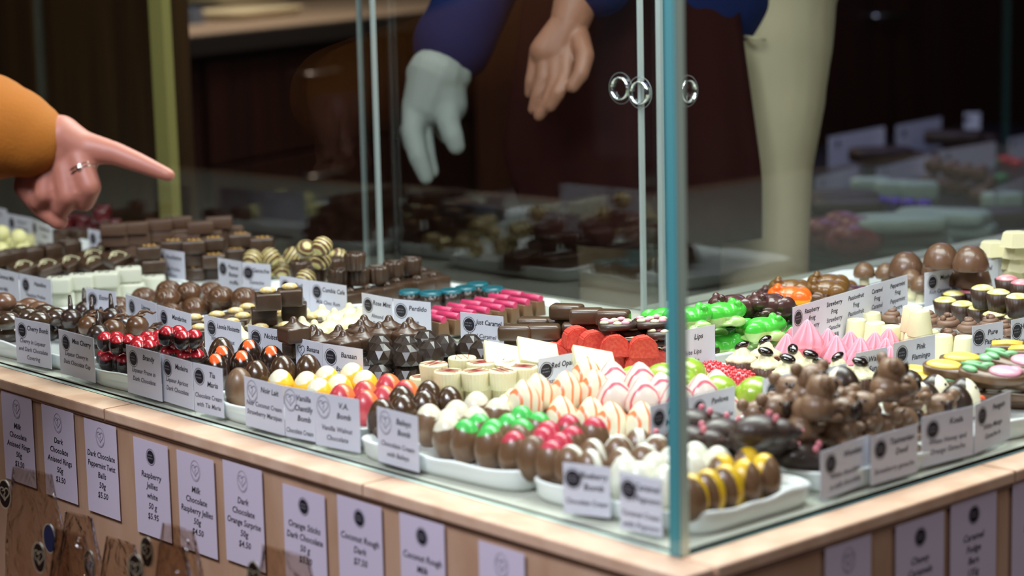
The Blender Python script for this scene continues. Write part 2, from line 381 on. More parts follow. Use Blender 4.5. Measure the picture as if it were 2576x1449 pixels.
# ================= trays =================
M_WHITE = mat('white glazed ceramic', '#e9efec', .18, coat=.5)
def dish(u0, u1, v0, v1):
    bm = bmesh.new(); cx, cy = (u0 + u1) / 2, (v0 + v1) / 2; a, b = (u1 - u0) / 2, (v1 - v0) / 2
    prof = [(0, 0), (.90, 0), (.955, .001), (.985, .0055), (.99, .012), (1.0, .0155), (1.004, .0172), (.995, .0186), (.975, .0187), (.955, .0170), (.94, .0112), (.90, .0103), (0, .0103)]
    def fn(r, z, t):
        k = (abs(cos(t)) ** 8 + abs(sin(t)) ** 8) ** (-1 / 8)
        zz = z + (.0011 * sin(t * 5 + .7) + .0009 * cos(t * 11)) * (z > .0118)
        return r * k, zz, t
    a_lathe(bm, prof, 96, fn=fn, mtx=T((0, 0, 0), (0, 0, 0), (a, b, 1)))
    return mesh_from(bm, 'dish', M_WHITE), (cx, cy, DECK)
TRAYS = [
 (.034, .190, .014, .212, 'white glazed dish at the glass corner, holding cream and yellow striped eggs'),
 (.036, .200, .220, .440, 'white glazed dish of green and red tipped eggs, second from the glass corner'),
 (.052, .214, .446, .674, 'white glazed dish of orange, yellow and dark eggs along the front glass'),
 (.068, .225, .684, .925, 'white glazed dish of cherry pralines and orange spotted eggs'),
 (.088, .265, .935, 1.21, 'white glazed dish of stalked figs and oval pralines along the front glass'),
 (.175, .345, .412, .545, 'white glazed dish under the drizzled white cups'),
 (.218, .365, .549, .680, 'white glazed dish under the faceted dark domes'),
 (.185, .370, .688, .815, 'white glazed dish under the dark peaked pralines'),
 (.262, .455, .846, 1.060, 'white glazed dish under white peaked and ginger topped pralines'),
 (.245, .445, 1.070, 1.215, 'white glazed dish under the ribbed shell pralines'),
 (.245, .475, 1.232, 1.478, 'white glazed dish under white fondant blocks and swirl topped squares'),
 (.322, .62, 1.540, 1.79, 'white glazed dish under white truffles and square dark pralines'),
 (.162, .415, .222, .407, 'white glazed dish under the striped meringues and green apples'),
 (.395, .500, .411, .635, 'white glazed dish under red lips, bark slices and caramel bars'),
 (.472, .685, .795, .955, 'white glazed dish under pink topped and teal topped pralines'),
 (.488, .690, .965, 1.205, 'white glazed dish under fluted dark cups'),
 (.478, .650, 1.210, 1.345, 'white glazed dish under the gold flecked pralines'),
 (.470, .665, 1.352, 1.535, 'white glazed dish under the milk chocolate bars'),
 (.640, .745, 1.70, 1.93, 'white glazed dish under the dark red berry pralines'),
 (.205, .452, .014, .207, 'white glazed dish under chocolate mice and koalas'),
 (.458, .675, .018, .205, 'white glazed dish of flower plaques and penguins beside the koalas'),
 (.508, .850, .432, .560, 'white glazed dish under the chocolate frogs'),
 (.545, .815, .212, .428, 'white glazed dish under pink kisses and white tapered cups'),
 (.422, .540, .270, .405, 'white glazed dish under the red raspberries'),
 (.825, .985, .240, .440, 'white glazed dish under the yellow topped cups'),
 (.900, 1.13, .450, .680, 'white glazed dish under mushrooms and large brown domes'),
 (.995, 1.13, .345, .445, 'white glazed dish under the white hexagon blocks'),
]
for u0, u1, v0, v1, lab in TRAYS:
    me, lc = dish(u0, u1, v0, v1); tag(ob('serving_dish', me, None, lc), lab, 'dish', 'white serving dishes on the deck of the case')
# ---- the confectionery: name: (builder, layer height, anchor fraction, [(px, py, layer, turn)...]) ----
W=0
PIECES={
'white_truffle':('ball_white',.018,.5,"80,606,0 36,617,0 3,628,0 55,632,0 11,586,1 47,596,1"),
'square_dark_praline':('wavy',.020,.5,"3,650,1 36,644,1 76,639,1 125,632,1 175,621,1 160,592,0 203,594,0 140,603,0"),
'berry_praline':('berry',.020,.5,"186,556,0 231,552,0 278,548,0 329,548,0 254,540,1 302,524,1 348,552,0"),
'white_chocolate_bar':('slab_white',.008,.5,"30,670,1 105,662,1"),
'swirl_topped_praline':('squig',.012,.5,"60,680,1 115,677,1 72,693,0 140,690,0 176,668,1 190,683,0 237,670,1 231,652,1 294,657,2 262,642,1"),
'white_fondant_block':('fondant',.020,.5,"154,715,1 206,708,1 260,703,1 323,690,1 162,750,0 212,745,0 270,736,0 332,730,0 383,712,0"),
'milk_chocolate_bar':('milkbar',.016,.5,"336,591,2 397,588,2 452,583,2 504,572,3 551,560,3 579,583,2 526,594,2 471,602,2 317,619,1 366,616,1 419,610,1 287,596,2 290,622,1 322,640,0 372,640,0 285,577,3 340,573,3 400,566,3 450,560,3"),
'flecked_praline':('fleck',.018,.5,"438,620,2 482,620,2 535,613,2 604,603,2 659,613,2 493,652,1 537,655,1 590,640,1 643,630,1 493,687,0 535,683,0 374,634,2 366,662,1 590,665,0"),
'drizzled_truffle':('ball_stripe',.021,.5,"684,645,1 731,643,1 769,627,2 811,619,3 852,648,1 816,658,1 714,681,0 636,650,1 765,668,0 700,665,0"),
'fluted_dark_cup':('fluted',.022,.5,"794,690,1 855,696,1 904,694,1 948,690,1 990,677,1 1034,668,1 893,656,2 845,668,1 755,676,1"),
'knob_topped_praline':('star',.020,.5,"888,748,0 925,741,0 962,735,0 1004,723,0 1045,718,0 1086,710,0 1060,697,0 1010,700,0"),
'teal_topped_praline':('teal',.020,.5,"1031,750,0 1084,753,0 1136,747,0 1202,731,0 1240,742,0 1169,741,0"),
'pink_topped_praline':('pinkrod',.020,.95,"1338,742,0 1305,751,0 1271,759,0 1239,766,0 1205,772,0 1169,779,0 1131,787,0 1096,794,0 1289,733,0 1257,742,0 1222,751,0 1187,758,0 1151,766,0 1115,773,0 1081,780,0"),
'ribbed_shell_praline':('shell',.014,.5,"424,731,1 435,750,1 485,739,1 363,748,0 532,734,0 565,745,1 604,748,1 535,766,0 477,771,0 300,772,0 310,795,0 395,770,0 430,785,0"),
'ginger_topped_praline':('ginger',.020,.95,"673,722,2 728,712,2 504,787,0 546,781,0 583,774,0 615,765,0 620,787,0 656,776,0 587,800,0 535,797,0 656,795,0 697,793,0 736,778,0 763,784,0 703,803,0 667,809,0 623,812,0 501,814,0"),
'white_peaked_praline':('nub_white',.020,.6,"761,801,0 797,792,0 841,798,0 879,785,0 832,817,0 871,809,0 905,795,0 791,828,0 615,835,0 651,822,0 689,820,0 725,822,0"),
'dark_peaked_praline':('nub_dark',.020,.6,"739,822,2 800,842,1 830,852,1 855,838,1 872,850,1 892,830,1 912,846,1 925,820,1 945,838,1 966,818,1 992,835,1 1031,823,1 745,872,0 870,880,0"),
'faceted_dark_dome':('gem',.020,.5,"959,886,1 948,864,1 1028,889,1 1017,867,1 1078,881,1 1070,855,1 1120,867,1 1131,888,0 1166,897,0 1180,866,1 1213,880,1 962,938,0 1020,935,0 924,924,0 1058,924,0 1115,915,0"),
'drizzled_white_cup':('pleat',.019,.5,"1091,935,1 1163,919,1 1138,954,1 1193,954,1 1259,952,1 1315,943,1 1262,921,1 1210,932,1 1066,968,0 1112,978,0 1160,990,0 1207,990,0 1257,988,0 1304,980,0"),
'striped_meringue':('peak_o',.018,.5,"1317,1001,1 1378,978,1 1370,1022,0 1425,1034,0 1442,980,1 1491,942,1 1486,1040,0 1497,975,1 1546,1056,0 1604,1056,0 1545,1015,0 1597,1020,0 1435,1010,0"),
'pink_striped_meringue':('peak_r',.018,.5,"1546,952,1 1548,985,1 1592,985,1 1640,1012,0 1656,978,1 1697,985,1 1744,984,1 1780,978,0 1690,1020,0 1600,955,1"),
'red_lips_praline':('redblock',.020,.5,"1476,843,1 1519,851,1 1560,859,1 1613,862,1 1445,876,0 1480,884,0 1518,895,0 1568,900,0 1627,900,0"),
'caramel_bar':('carbar',.018,.5,"1426,782,2 1482,793,2 1536,796,2 1407,815,1 1305,834,1 1371,834,1 1313,866,0 1385,865,0 1430,857,0 1350,815,1"),
'bark_slice':('bark',.009,.5,"1661,903,0 1661,884,1 1661,866,2 1661,849,3 1661,833,4 1586,828,4 1562,812,5 1628,808,5 1590,850,2"),
'green_frog':('frog_green',.018,.5,"1822,789,2 1748,800,2 1852,826,1 1762,822,1 1868,857,0 1805,868,0 1705,806,1 1735,850,0"),
'brown_frog':('frog_dark',.018,.5,"1862,771,2 1923,765,2 1930,792,1 1889,788,1 1942,818,0 1990,822,0"),
'orange_frog':('frog_orange',.018,.5,"1990,749,1"),
'olive_frog':('frog_olive',.018,.5,"2014,731,1 2060,732,1 2088,717,1 2112,730,0 2040,742,0"),
'coffee_bean_cup':('sundae',.020,.93,"1926,850,0 1876,865,0 1939,876,0 1970,874,0 2005,895,0 2041,886,0 2062,899,0 2104,897,0 2135,899,0"),
'pink_kiss':('kiss',.018,.5,"1991,856,0 2031,838,1 2041,868,0 2083,860,0 2110,878,0 2144,866,0 2163,882,0 2207,866,0 2225,884,0 2260,860,0 2240,905,0"),
'white_tapered_cup':('cup_white',.026,.5,"2263,802,1 2311,810,1 2155,833,0 2202,841,0 2196,815,0 2246,852,0 2290,855,0 2376,874,0 2422,877,0 2335,862,0"),
'brown_rosette':('rosette',.014,.5,"2240,795,1 2354,802,1 2351,822,0 2392,805,1 2386,829,0 2437,818,1 2478,810,1 2533,822,1 2430,840,0 2545,850,0"),
'mushroom_chocolate':('mushroom',.03,.72,"2174,681,0 2229,683,0 2290,697,0 2343,684,0 2318,715,0"),
'large_brown_dome':('dome_big',.026,.5,"2282,664,1 2362,672,1 2368,641,2 2442,648,2"),
'white_hexagon_block':('hex_white',.017,.5,"2555,601,4 2503,625,3 2558,630,3 2530,655,2 2569,662,2 2545,690,1"),
'yellow_topped_cup':('cup_yellow',.024,.5,"2378,774,0 2422,784,0 2466,794,0 2472,744,1 2512,755,1 2560,766,1 2519,800,0 2563,805,0 2406,756,0"),
'pink_topped_cup':('cup_pink',.024,.5,"2533,719,1 2571,730,1 2432,752,0"),
'yellow_pear_plaque':('pear',.010,.5,"2385,938,3 2444,912,3 2325,951,2"),
'pink_flower_plaque':('flower',.010,.5,"2478,942,3 2550,918,3 2548,958,2 2445,972,1"),
'white_dotted_plaque':('dots',.010,.5,"2490,984,1 2558,990,1 2558,1008,0 2478,1000,0"),
'box_praline_with_yellow_stripes':('ystripe',.018,.5,"2538,885,1 2574,896,1"),
'penguin_chocolate':('penguin',.03,.5,"2119,972,1,150 2248,965,0,-30 2258,997,0,170 2295,975,0,90 2372,985,0,-20 2440,997,0,-10 2333,1010,0,200 2398,1014,0,80"),
'koala_chocolate':('koala',.024,.5,"2190,968,2,10 2005,1000,1,-90 2030,968,2,-60 2055,1015,1,-80 2130,1030,1,-100 2192,1050,1,-50 2255,1052,1,-120 2110,992,2,20 2300,1030,0,-90 2345,1036,0,-70 1985,1040,1,-60 2126,1085,0,-100 2063,1085,0,-80 1915,1056,0,-60"),
'mouse_chocolate':('mouse',.018,.5,"1769,1108,1,0 1820,1078,1,20 1849,1131,0,-20 1909,1135,0,10 1998,1086,2,12 1890,1086,1,30 1935,1103,1,-10 1995,1163,0,-15 1716,1126,0,30"),
'green_apple_praline':('apple',.018,.5,"1614,950,0 1661,952,0 1690,944,1 1769,954,1 1829,965,1 1890,971,1 1741,938,1 1852,1002,0 1900,1010,0 1800,1000,0"),
'raspberry_praline':('rasp',.018,.5,"1752,920,0 1796,936,0 1838,946,0 1876,952,0 1940,936,0 1984,932,0"),
'white_tipped_egg':('egg_white',.03,.6,"1080,1058,0 1149,1048,0 1199,1026,0 1130,1077,0 1077,1103,0 1196,1065,0 1251,1043,0"),
'green_tipped_egg':('egg_green',.03,.6,"1124,1121,0 1185,1093,0 1257,1087,0 1312,1062,0 1180,1127,0 1228,1113,0 1297,1103,0 1355,1079,0"),
'red_tipped_egg':('egg_red',.03,.6,"1248,1138,0 1306,1125,0 1362,1137,0 1372,1103,0 1431,1085,0 1431,1117,0 1494,1092,0 1306,1156,0"),
'plain_brown_egg':('egg_brown',.03,.6,"588,966,0 1168,1143,0 1240,1155,0"),
'dark_glossy_egg':('egg_dark',.03,.6,"1079,997,0 1131,1012,0 1010,1010,0 1057,1024,0 1005,1035,0 927,1052,0 775,928,0 712,931,0 646,944,0 557,884,0 488,892,0"),
'orange_red_egg':('egg_orange',.03,.6,"977,972,0 966,1003,0 1021,988,0 910,991,0 869,997,0 920,1014,0"),
'yellow_white_egg':('egg_yelwhite',.03,.6,"886,944,0 918,963,0 822,952,0 772,966,0 850,974,0 706,961,0 806,983,0"),
'orange_spotted_egg':('egg_orspot',.03,.6,"559,905,0 628,889,0 683,905,0 494,910,0 609,918,0 544,926,0"),
'red_cherry_praline':('cherry',.022,.6,"252,868,1 292,878,1 307,861,1 342,868,1 378,855,1 407,865,1 425,842,2 460,852,2 279,896,0 330,897,0 478,880,0 400,895,0"),
'stalked_fig_praline':('fig',.018,.5,"224,814,1 285,823,1 341,813,1 278,846,0 330,848,0 192,829,0 394,822,0"),
'dark_stalked_cherry':('figdark',.018,.5,"280,793,1 178,795,1 233,798,1 213,776,0 248,836,1"),
'oval_dark_praline':('oval_dark',.018,.5,"126,784,1 145,796,1 81,791,1 99,803,1 39,791,1 9,803,1 18,822,0 130,822,0"),
'oval_milk_praline':('oval_milk',.018,.5,"23,756,2 70,771,1 27,782,1 100,779,1 0,775,1"),
'white_striped_egg':('egg_wstripe',.03,.6,"1416,1178,0,60 1492,1149,0,40 1556,1138,0,90 1606,1122,0,10 1658,1138,0,90 1611,1163,0,70 1545,1174,0,40 1480,1172,0,30"),
'cream_white_egg':('egg_cream',.03,.6,"1533,1228,0 1582,1192,0 1649,1183,0 1693,1168,0 1754,1186,0 1810,1168,0 1659,1215,0 1745,1156,0"),
'yellow_striped_egg':('egg_ystripe',.03,.6,"1684,1256,0,60 1766,1250,0,80 1821,1241,0,60 1888,1227,0,150 1879,1173,0,20 1943,1203,0,140 1826,1198,0,30"),
'plain_white_tile':('tile_white',.012,.5,"1268,908,2 1352,898,2 1494,920,2"),
}
# ================= confectionery moulds =================
DK = mat('dark chocolate', '#2e1f17', .33, coat=.25, bump=.15, bscale=300)
DKM = mat('matt dark chocolate', '#3c2a20', .42, coat=.1, var=.3, vscale=120)
DB = mat('mid brown chocolate', '#432f20', .38, coat=.2, var=.2, vscale=90)
ML = mat('milk chocolate', '#71543b', .38, coat=.2, var=.15, vscale=90)
ML2 = mat('warm milk chocolate', '#7d5840', .4, coat=.15, var=.15, vscale=90)
WH = mat('white chocolate', '#dbd4ac', .4, sss=.1)
WH2 = mat('ivory fondant', '#c2c3b2', .55, bump=.3, bscale=250, sss=.1)
YC = mat('pale yellow truffle coating', '#ded99a', .55, bump=.3, bscale=300)
PK = mat('pink piped cream', '#ea95a4', .5, sss=.15)
RD = mat('ruby coating', '#c93a2e', .5, bump=.25, bscale=600, var=.1, vscale=300, col2='#d45340')
CR = mat('coffee cream', '#e6dcb4', .6, var=.2, vscale=300)
GRP = mat('light green coating', '#a6dd60', .3, coat=.4)
def one(bm, m_, name='praline'): return [('', mesh_from(bm, name, m_))]
def dome(bm, r, h, n=20, e=1.0, fn=None, m_=None, k=7):
    pr = [(0, 0), (r * .96, 0)] + [(r * cos(pi / 2 * i / k) ** e, h * (.06 + .94 * sin(pi / 2 * i / k))) for i in range(k)] + [(0, h)]
    return a_lathe(bm, pr, n, fn=fn)
def egg_prof(r, h, n=12):
    P = []
    for i in range(n + 1):
        t = pi * i / n; z = h * (1 - cos(t)) / 2; rr = r * sin(t) * (1.06 - .16 * (z / h)); P.append((max(rr, 0), z))
    P = [(x, z) for x, z in P if z > h * .05]; b = P[0][0]
    return [(0, 0), (b * .96, 0)] + [(x, z - h * .05) for x, z in P[:-1]] + [(0, P[-1][1] - h * .05)]
def rbox(x, y, z, bev=.002, seg=3, m_=None, name='block', taper=1.0):
    bm = bmesh.new(); a_box(bm, -x / 2, x / 2, -y / 2, y / 2, 0, z, bev, seg)
    if taper != 1:
        for v in bm.verts: k = 1 + (taper - 1) * v.co.z / z; v.co.x *= k; v.co.y *= k
    return mesh_from(bm, name, m_, smooth=True)
def rib(nr, a): return lambda r, z, t: (r * (1 + a * cos(nr * t)), z, t)
B = {}
def mould(name, h, rad):
    def d(f): B[name] = (f, h, rad); return f
    return d
def egg(m_, r=.0128, h=.036):
    bm = bmesh.new(); a_lathe(bm, egg_prof(r, h), 22); return [('', mesh_from(bm, 'egg', m_))]
_cap = lambda n, top, body='#71543b', z=.0255, wob=.003: band(n, [body, top], [z], (0.25, .1, 1), wob=wob, wscale=90)
B['egg_white'] = (lambda: egg(_cap('milk egg white tip', '#dcd5bd', z=.0300)), .034, .0128)
B['egg_green'] = (lambda: egg(_cap('milk egg green tip', '#3fb54c', z=.0335)), .034, .0128)
B['egg_red'] = (lambda: egg(_cap('milk egg red tip', '#bb2c44', z=.0340, wob=.006)), .034, .0128)
B['egg_brown'] = (lambda: egg(ML), .034, .0128)
B['egg_dark'] = (lambda: egg(mat('glossy dark egg', '#45301f', .2, coat=.6)), .034, .013)
B['egg_orange'] = (lambda: egg(band('orange red egg', ['#b3363f', '#e0723a'], [0], (1, .4, 0), wob=.006), .0125, .031), .03, .0125)
B['egg_yelwhite'] = (lambda: egg(band('yellow white egg', ['#71543b', '#f0b92c', '#dcd6ba'], [.016, .031], (-.25, -.45, 1), wob=.004), .0125, .031), .03, .0125)
B['egg_orspot'] = (lambda: egg(band('dark egg orange spot', ['#2b1c14', '#f2622a'], [.0400], (.1, -.85, 1), wob=.001, coat=.7, rough=.2)), .034, .0128)
B['egg_wstripe'] = (lambda: egg(band('egg white stripe', ['#dddccd', '#71543b'], [.0035], (1, 0, 0), absolute=True)), .034, .0128)
B['egg_cream'] = (lambda: egg(mat('cream egg', '#dbdac8', .35, coat=.3, sss=.1)), .034, .0128)
B['egg_ystripe'] = (lambda: egg(band('egg yellow stripe', ['#e3b91c', '#71543b'], [.0056], (1, 0, 0), absolute=True)), .034, .0132)
def ball(m_, r): 
    bm = bmesh.new(); a_ell(bm, (0, 0, r * .95), (r, r, r * .95), 20); return [('', mesh_from(bm, 'truffle', m_))]
B['ball_white'] = (lambda: ball(YC, .012), .023, .012)
B['ball_stripe'] = (lambda: ball(waves('drizzled truffle', '#d6cc86', '#6b4a33', 75, .22, 1.6, direc='DIAGONAL'), .013), .025, .0125)
@mould('wavy', .021, .0135)
def _():
    bm = bmesh.new(); a_box(bm, -.013, .013, -.013, .013, 0, .018, .002, 3)
    for i in range(5): a_tube(bm, [(-.011 + .0055 * j, -.010 + i * .005 + .0015 * (j % 2), .018 + .0008 * ((i + j) % 2)) for j in range(5)], .0018, 6)
    return one(bm, DB)
@mould('berry', .023, .0135)
def _():
    bm = bmesh.new(); a_lathe(bm, [(0, 0), (.0125, 0), (.0135, .004), (.013, .016), (.012, .019), (0, .019)], 22)
    for i in range(9): a = i * 2.4; r = .0032 * sqrt(i); a_ell(bm, (r * cos(a), r * sin(a), .0185), (.0035, .003, .0028), 8)
    return one(bm, mat('berry red dark chocolate', '#55181c', .25, coat=.5))
B['slab_white'] = (lambda: [('', rbox(.062, .03, .010, .0012, 2, WH))], .010, .02)
@mould('squig', .013, .0165)
def _():
    a = rbox(.031, .031, .0115, .0015, 3, DB)
    bm = bmesh.new(); P = [(-.012, -.002), (-.006, .003), (0, .006), (.003, .002), (-.001, -.001), (-.005, .001), (-.005, .006), (.001, .009), (.007, .006), (.010, -.001), (.011, -.008), (.006, -.011)]
    a_tube(bm, [(x, y, .0122) for x, y in P], .00075, 6)
    return [('praline_body', a), ('white_squiggle', mesh_from(bm, 'squiggle', WH))]
@mould('fondant', .020, .017)
def _():
    a = rbox(.033, .026, .0195, .0035, 4, WH2)
    bm = bmesh.new(); 
    for i in range(7): x = random.uniform(-.009, .009); y = random.uniform(-.006, .006); an = random.uniform(0, 3); a_box(bm, -.002, .002, -.0006, .0006, 0, .0006, mtx=T((x, y, .0194), (0, 0, an)))
    return [('fondant_body', a), ('cocoa_flecks', mesh_from(bm, 'flecks', DK))]
B['milkbar'] = (lambda: [('', rbox(.036, .021, .0155, .0014, 2, mat('cut milk chocolate', '#4f3524', .5, bump=.2)))], .0155, .014)
@mould('fleck', .019, .0155)
def _():
    a = rbox(.032, .026, .018, .003, 3, DB); bm = bmesh.new()
    for i in range(14): a_box(bm, -.0014, .0014, -.0009, .0009, 0, .0012, mtx=T((random.uniform(-.011, .011), random.uniform(-.008, .008), .0178), (0, 0, random.uniform(0, 3))))
    return [('praline_body', a), ('gold_flakes', mesh_from(bm, 'flakes', mat('golden flakes', '#b98d45', .4, coat=.3)))]
@mould('fluted', .023, .0132)
def _():
    bm = bmesh.new(); a_lathe(bm, [(0, 0), (.0112, 0), (.0118, .002), (.0135, .018), (.0128, .0205), (.0105, .0215), (.009, .0205), (0, .0215)], 60, fn=lambda r, z, t: (r * (1 + .055 * cos(12 * t)), z + (.0007 * cos(6 * t + z * 900) if z > .0203 else 0), t))
    for i in range(3): a_tube(bm, [(-.008 + .004 * j, -.005 + .005 * i + .002 * sin(j), .0216) for j in range(5)], .0014, 6)
    return one(bm, DB)
@mould('star', .023, .016)
def _():
    bm = bmesh.new(); a_box(bm, -.0165, .0165, -.0165, .0165, 0, .019, .0015, 2)
    a_lathe(bm, [(0, .018), (.006, .018), (.005, .0215), (.003, .0235), (0, .0245)], 24, fn=lambda r, z, t: (r * (1 + .3 * cos(5 * t)), z, t))
    return one(bm, DB)
@mould('teal', .022, .0135)
def _():
    bm = bmesh.new(); a_lathe(bm, [(0, 0), (.0115, 0), (.0135, .017), (0, .017)], 48, fn=rib(12, .05))
    b2 = bmesh.new(); a_lathe(b2, [(0, .0165), (.0138, .0165), (.0140, .019), (.012, .0212), (.0095, .0205), (0, .0215)], 30, fn=rib(9, .015))
    return [('cup', mesh_from(bm, 'cup', DK)), ('teal_top', mesh_from(b2, 'teal_top', mat('teal coating', '#0b5c68', .3, coat=.4, bump=.3)))]
@mould('pinkrod', .025, .012)
def _():
    bm = bmesh.new(); vs = a_box(bm, -.0155, .0155, -.0085, .0085, 0, .018, .001, 2)
    for v in bm.verts: k = 1 - .22 * v.co.z / .018; v.co.y *= k
    b2 = bmesh.new(); a_tube(b2, [(-.0155, 0, .0205), (-.0152, 0, .0205), (.0152, 0, .0205), (.0155, 0, .0205)], .0044, 14, taper=lambda t: .85 if t in (0, 1) else 1)
    return [('milk_base', mesh_from(bm, 'milk_base', ML)), ('pink_roll', mesh_from(b2, 'pink_roll', mat('pink roll', '#c23560', .4, coat=.3)))]
@mould('shell', .017, .0165)
def _():
    bm = bmesh.new(); n, k = 44, 16; prev = None
    c = bm.verts.new((0, 0, .016)); rings = []
    for i in range(1, k + 1):
        rr = i / k; ring = []
        for j in range(n):
            t = 2 * pi * j / n; x = rr * cos(t); y = rr * sin(t) * (.88 - .1 * cos(t)); d = sqrt((x + 1.0) ** 2 + y * y)
            z = .016 * sqrt(max(0, 1 - rr * rr)) * (1 - .25 * x) + .0007 * cos(d * 24) * (1 - rr ** 8)
            ring.append(bm.verts.new((x * .0175, y * .0175, max(z, 0))))
        rings.append(ring)
    for j in range(n): bm.faces.new((c, rings[0][j], rings[0][(j + 1) % n]))
    for A, Bq in zip(rings, rings[1:]):
        for j in range(n): bm.faces.new((A[j], Bq[j], Bq[(j + 1) % n], A[(j + 1) % n]))
    bm.faces.new(rings[-1][::-1]); return one(bm, mat('shell chocolate', '#563822', .28, coat=.4))
@mould('ginger', .027, .0155)
def _():
    a = rbox(.029, .025, .019, .002, 3, DB); bm = bmesh.new(); a_ell(bm, (0, 0, .0215), (.0095, .0065, .0042), 12)
    for v in bm.verts: v.co += Vector((random.uniform(-1, 1), random.uniform(-1, 1), random.uniform(-1, 1))) * .0005
    return [('praline_body', a), ('candied_ginger', mesh_from(bm, 'ginger', mat('sugared ginger', '#cfae62', .5, bump=.6, bscale=700, var=.3, vscale=200, col2='#e2d6ae')))]
def nub(m_):
    bm = bmesh.new(); a_box(bm, -.0145, .0145, -.013, .013, 0, .017, .0035, 3)
    a_lathe(bm, [(0, .012), (.013, .0155), (.0095, .0185), (.0055, .021), (.0045, .0235), (.0035, .0258), (.0018, .0272), (0, .0276)], 18)
    return [('', fuse(bm, 'peaked', m_, .0009, 4))]
B['nub_white'] = (lambda: nub(WH), .027, .015); B['nub_dark'] = (lambda: nub(mat('peaked milk chocolate', '#493324', .36, coat=.2)), .027, .015)
@mould('gem', .0205, .0142)
def _():
    bm = bmesh.new(); rings = []
    for r, z, n, o in ((.0138, 0, 9, 0), (.0148, .005, 9, .5), (.0118, .0135, 9, 0), (.0062, .0195, 9, .5)):
        rings.append([bm.verts.new((r * cos(2 * pi * (i + o) / n), r * sin(2 * pi * (i + o) / n), z)) for i in range(n)])
    top = bm.verts.new((0, 0, .0208))
    for q, (A, C_) in enumerate(zip(rings, rings[1:])):
        for i in range(9):
            j = (i + 1) % 9
            if q % 2 == 0: bm.faces.new((A[i], A[j], C_[i])); bm.faces.new((C_[i], A[j], C_[j]))
            else: bm.faces.new((A[i], A[j], C_[j])); bm.faces.new((A[i], C_[j], C_[i]))
    for i in range(9): bm.faces.new((rings[-1][i], rings[-1][(i + 1) % 9], top))
    bm.faces.new(rings[0][::-1]); return [('', mesh_from(bm, 'gem', mat('faceted dark chocolate', '#2c211a', .3, coat=.25), smooth=False))]
@mould('pleat', .020, .0142)
def _():
    bm = bmesh.new(); a_lathe(bm, [(0, 0), (.0125, 0), (.0142, .017), (.0136, .0185), (.012, .0178), (0, .0185)], 96, fn=lambda r, z, t: (r * (1 + (.022 if z < .018 else 0) * cos(24 * t)), z, t))
    b2 = bmesh.new()
    for k in range(4):
        a0 = random.uniform(0, 3); P = []
        for i in range(6): s = (-1) ** i * .011; q = -.008 + i * .0032; P.append((s * cos(a0) - q * sin(a0), s * sin(a0) + q * cos(a0), .0189 + .0002 * k))
        if k < 1: a_tube(b2, P, .0004, 5)
    return [('pleated_cup', mesh_from(bm, 'cup', WH)), ('red_drizzle', mesh_from(b2, 'drizzle', mat('red drizzle', '#a0232f', .4)))]
def peak(m_):
    bm = bmesh.new(); a_lathe(bm, [(0, 0), (.0135, 0), (.0158, .005), (.0155, .012), (.0125, .02), (.008, .0265), (.0035, .031), (0, .0325)], 30,
        fn=lambda r, z, t: (r * (1 + .10 * cos(3 * t + 1) * (z / .03)), z, t))
    return [('', mesh_from(bm, 'meringue', m_))]
B['peak_o'] = (lambda: peak(waves('orange striped meringue', '#ea7a45', '#dfd6b8', 30, .13, 4, rough=.45, direc='X')), .0325, .0152)
B['peak_r'] = (lambda: peak(waves('pink striped meringue', '#d2566a', '#ddd0c4', 32, .13, 4, rough=.45, direc='Y')), .0325, .0152)
@mould('redblock', .0215, .015)
def _():
    bm = bmesh.new(); P = [(-.0138, 0), (.0138, 0), (.0140, .006), (.0118, .0155), (.004, .0212), (-.006, .0200), (-.0118, .0150), (-.0142, .006)]
    A = [bm.verts.new((x, -.0125, z)) for x, z in P]; C_ = [bm.verts.new((x * .92, .0125, z * .92)) for x, z in P]
    bm.faces.new(A); bm.faces.new(C_[::-1])
    for i in range(8): j = (i + 1) % 8; bm.faces.new((A[j], A[i], C_[i], C_[j]))
    bmesh.ops.bevel(bm, geom=bm.edges[:], offset=.0012, segments=2, affect='EDGES'); return [('', mesh_from(bm, 'lips', RD, smooth=False))]
@mould('carbar', .0185, .0165)
def _():
    bm = bmesh.new(); a_box(bm, -.0185, .0185, -.0105, .0105, 0, .0155, .0038, 3)
    for v in bm.verts:
        if v.co.z > .012: v.co.z += .0012 * cos(v.co.x * 420)
    return one(bm, mat('enrobed caramel bar', '#4f3a27', .36, coat=.25, bump=.3, bscale=160))
@mould('bark', .010, .021)
def _():
    bm = bmesh.new(); a_lathe(bm, [(0, 0), (.021, 0), (.0215, .003), (.0205, .006), (0, .006)], 14, fn=lambda r, z, t: (r * (1 + .12 * cos(3 * t) + .06 * sin(5 * t)), z, t))
    mk = lambda ps: [a_ell(b2, (x, y, .0068), (.0048, .0038, .0026), 10) for x, y in ps]
    b2 = bmesh.new(); mk([(-.012, -.008), (.002, -.014), (.012, .002), (-.002, .006)])
    w_ = mesh_from(b2, 'white_nuggets', WH); b2 = bmesh.new(); mk([(-.006, -.002), (.010, -.010), (-.012, .007), (.005, .013)])
    return [('dark_slice', mesh_from(bm, 'slice', DKM)), ('white_nuggets', w_), ('pink_nuggets', mesh_from(b2, 'pink_nuggets', PK))]
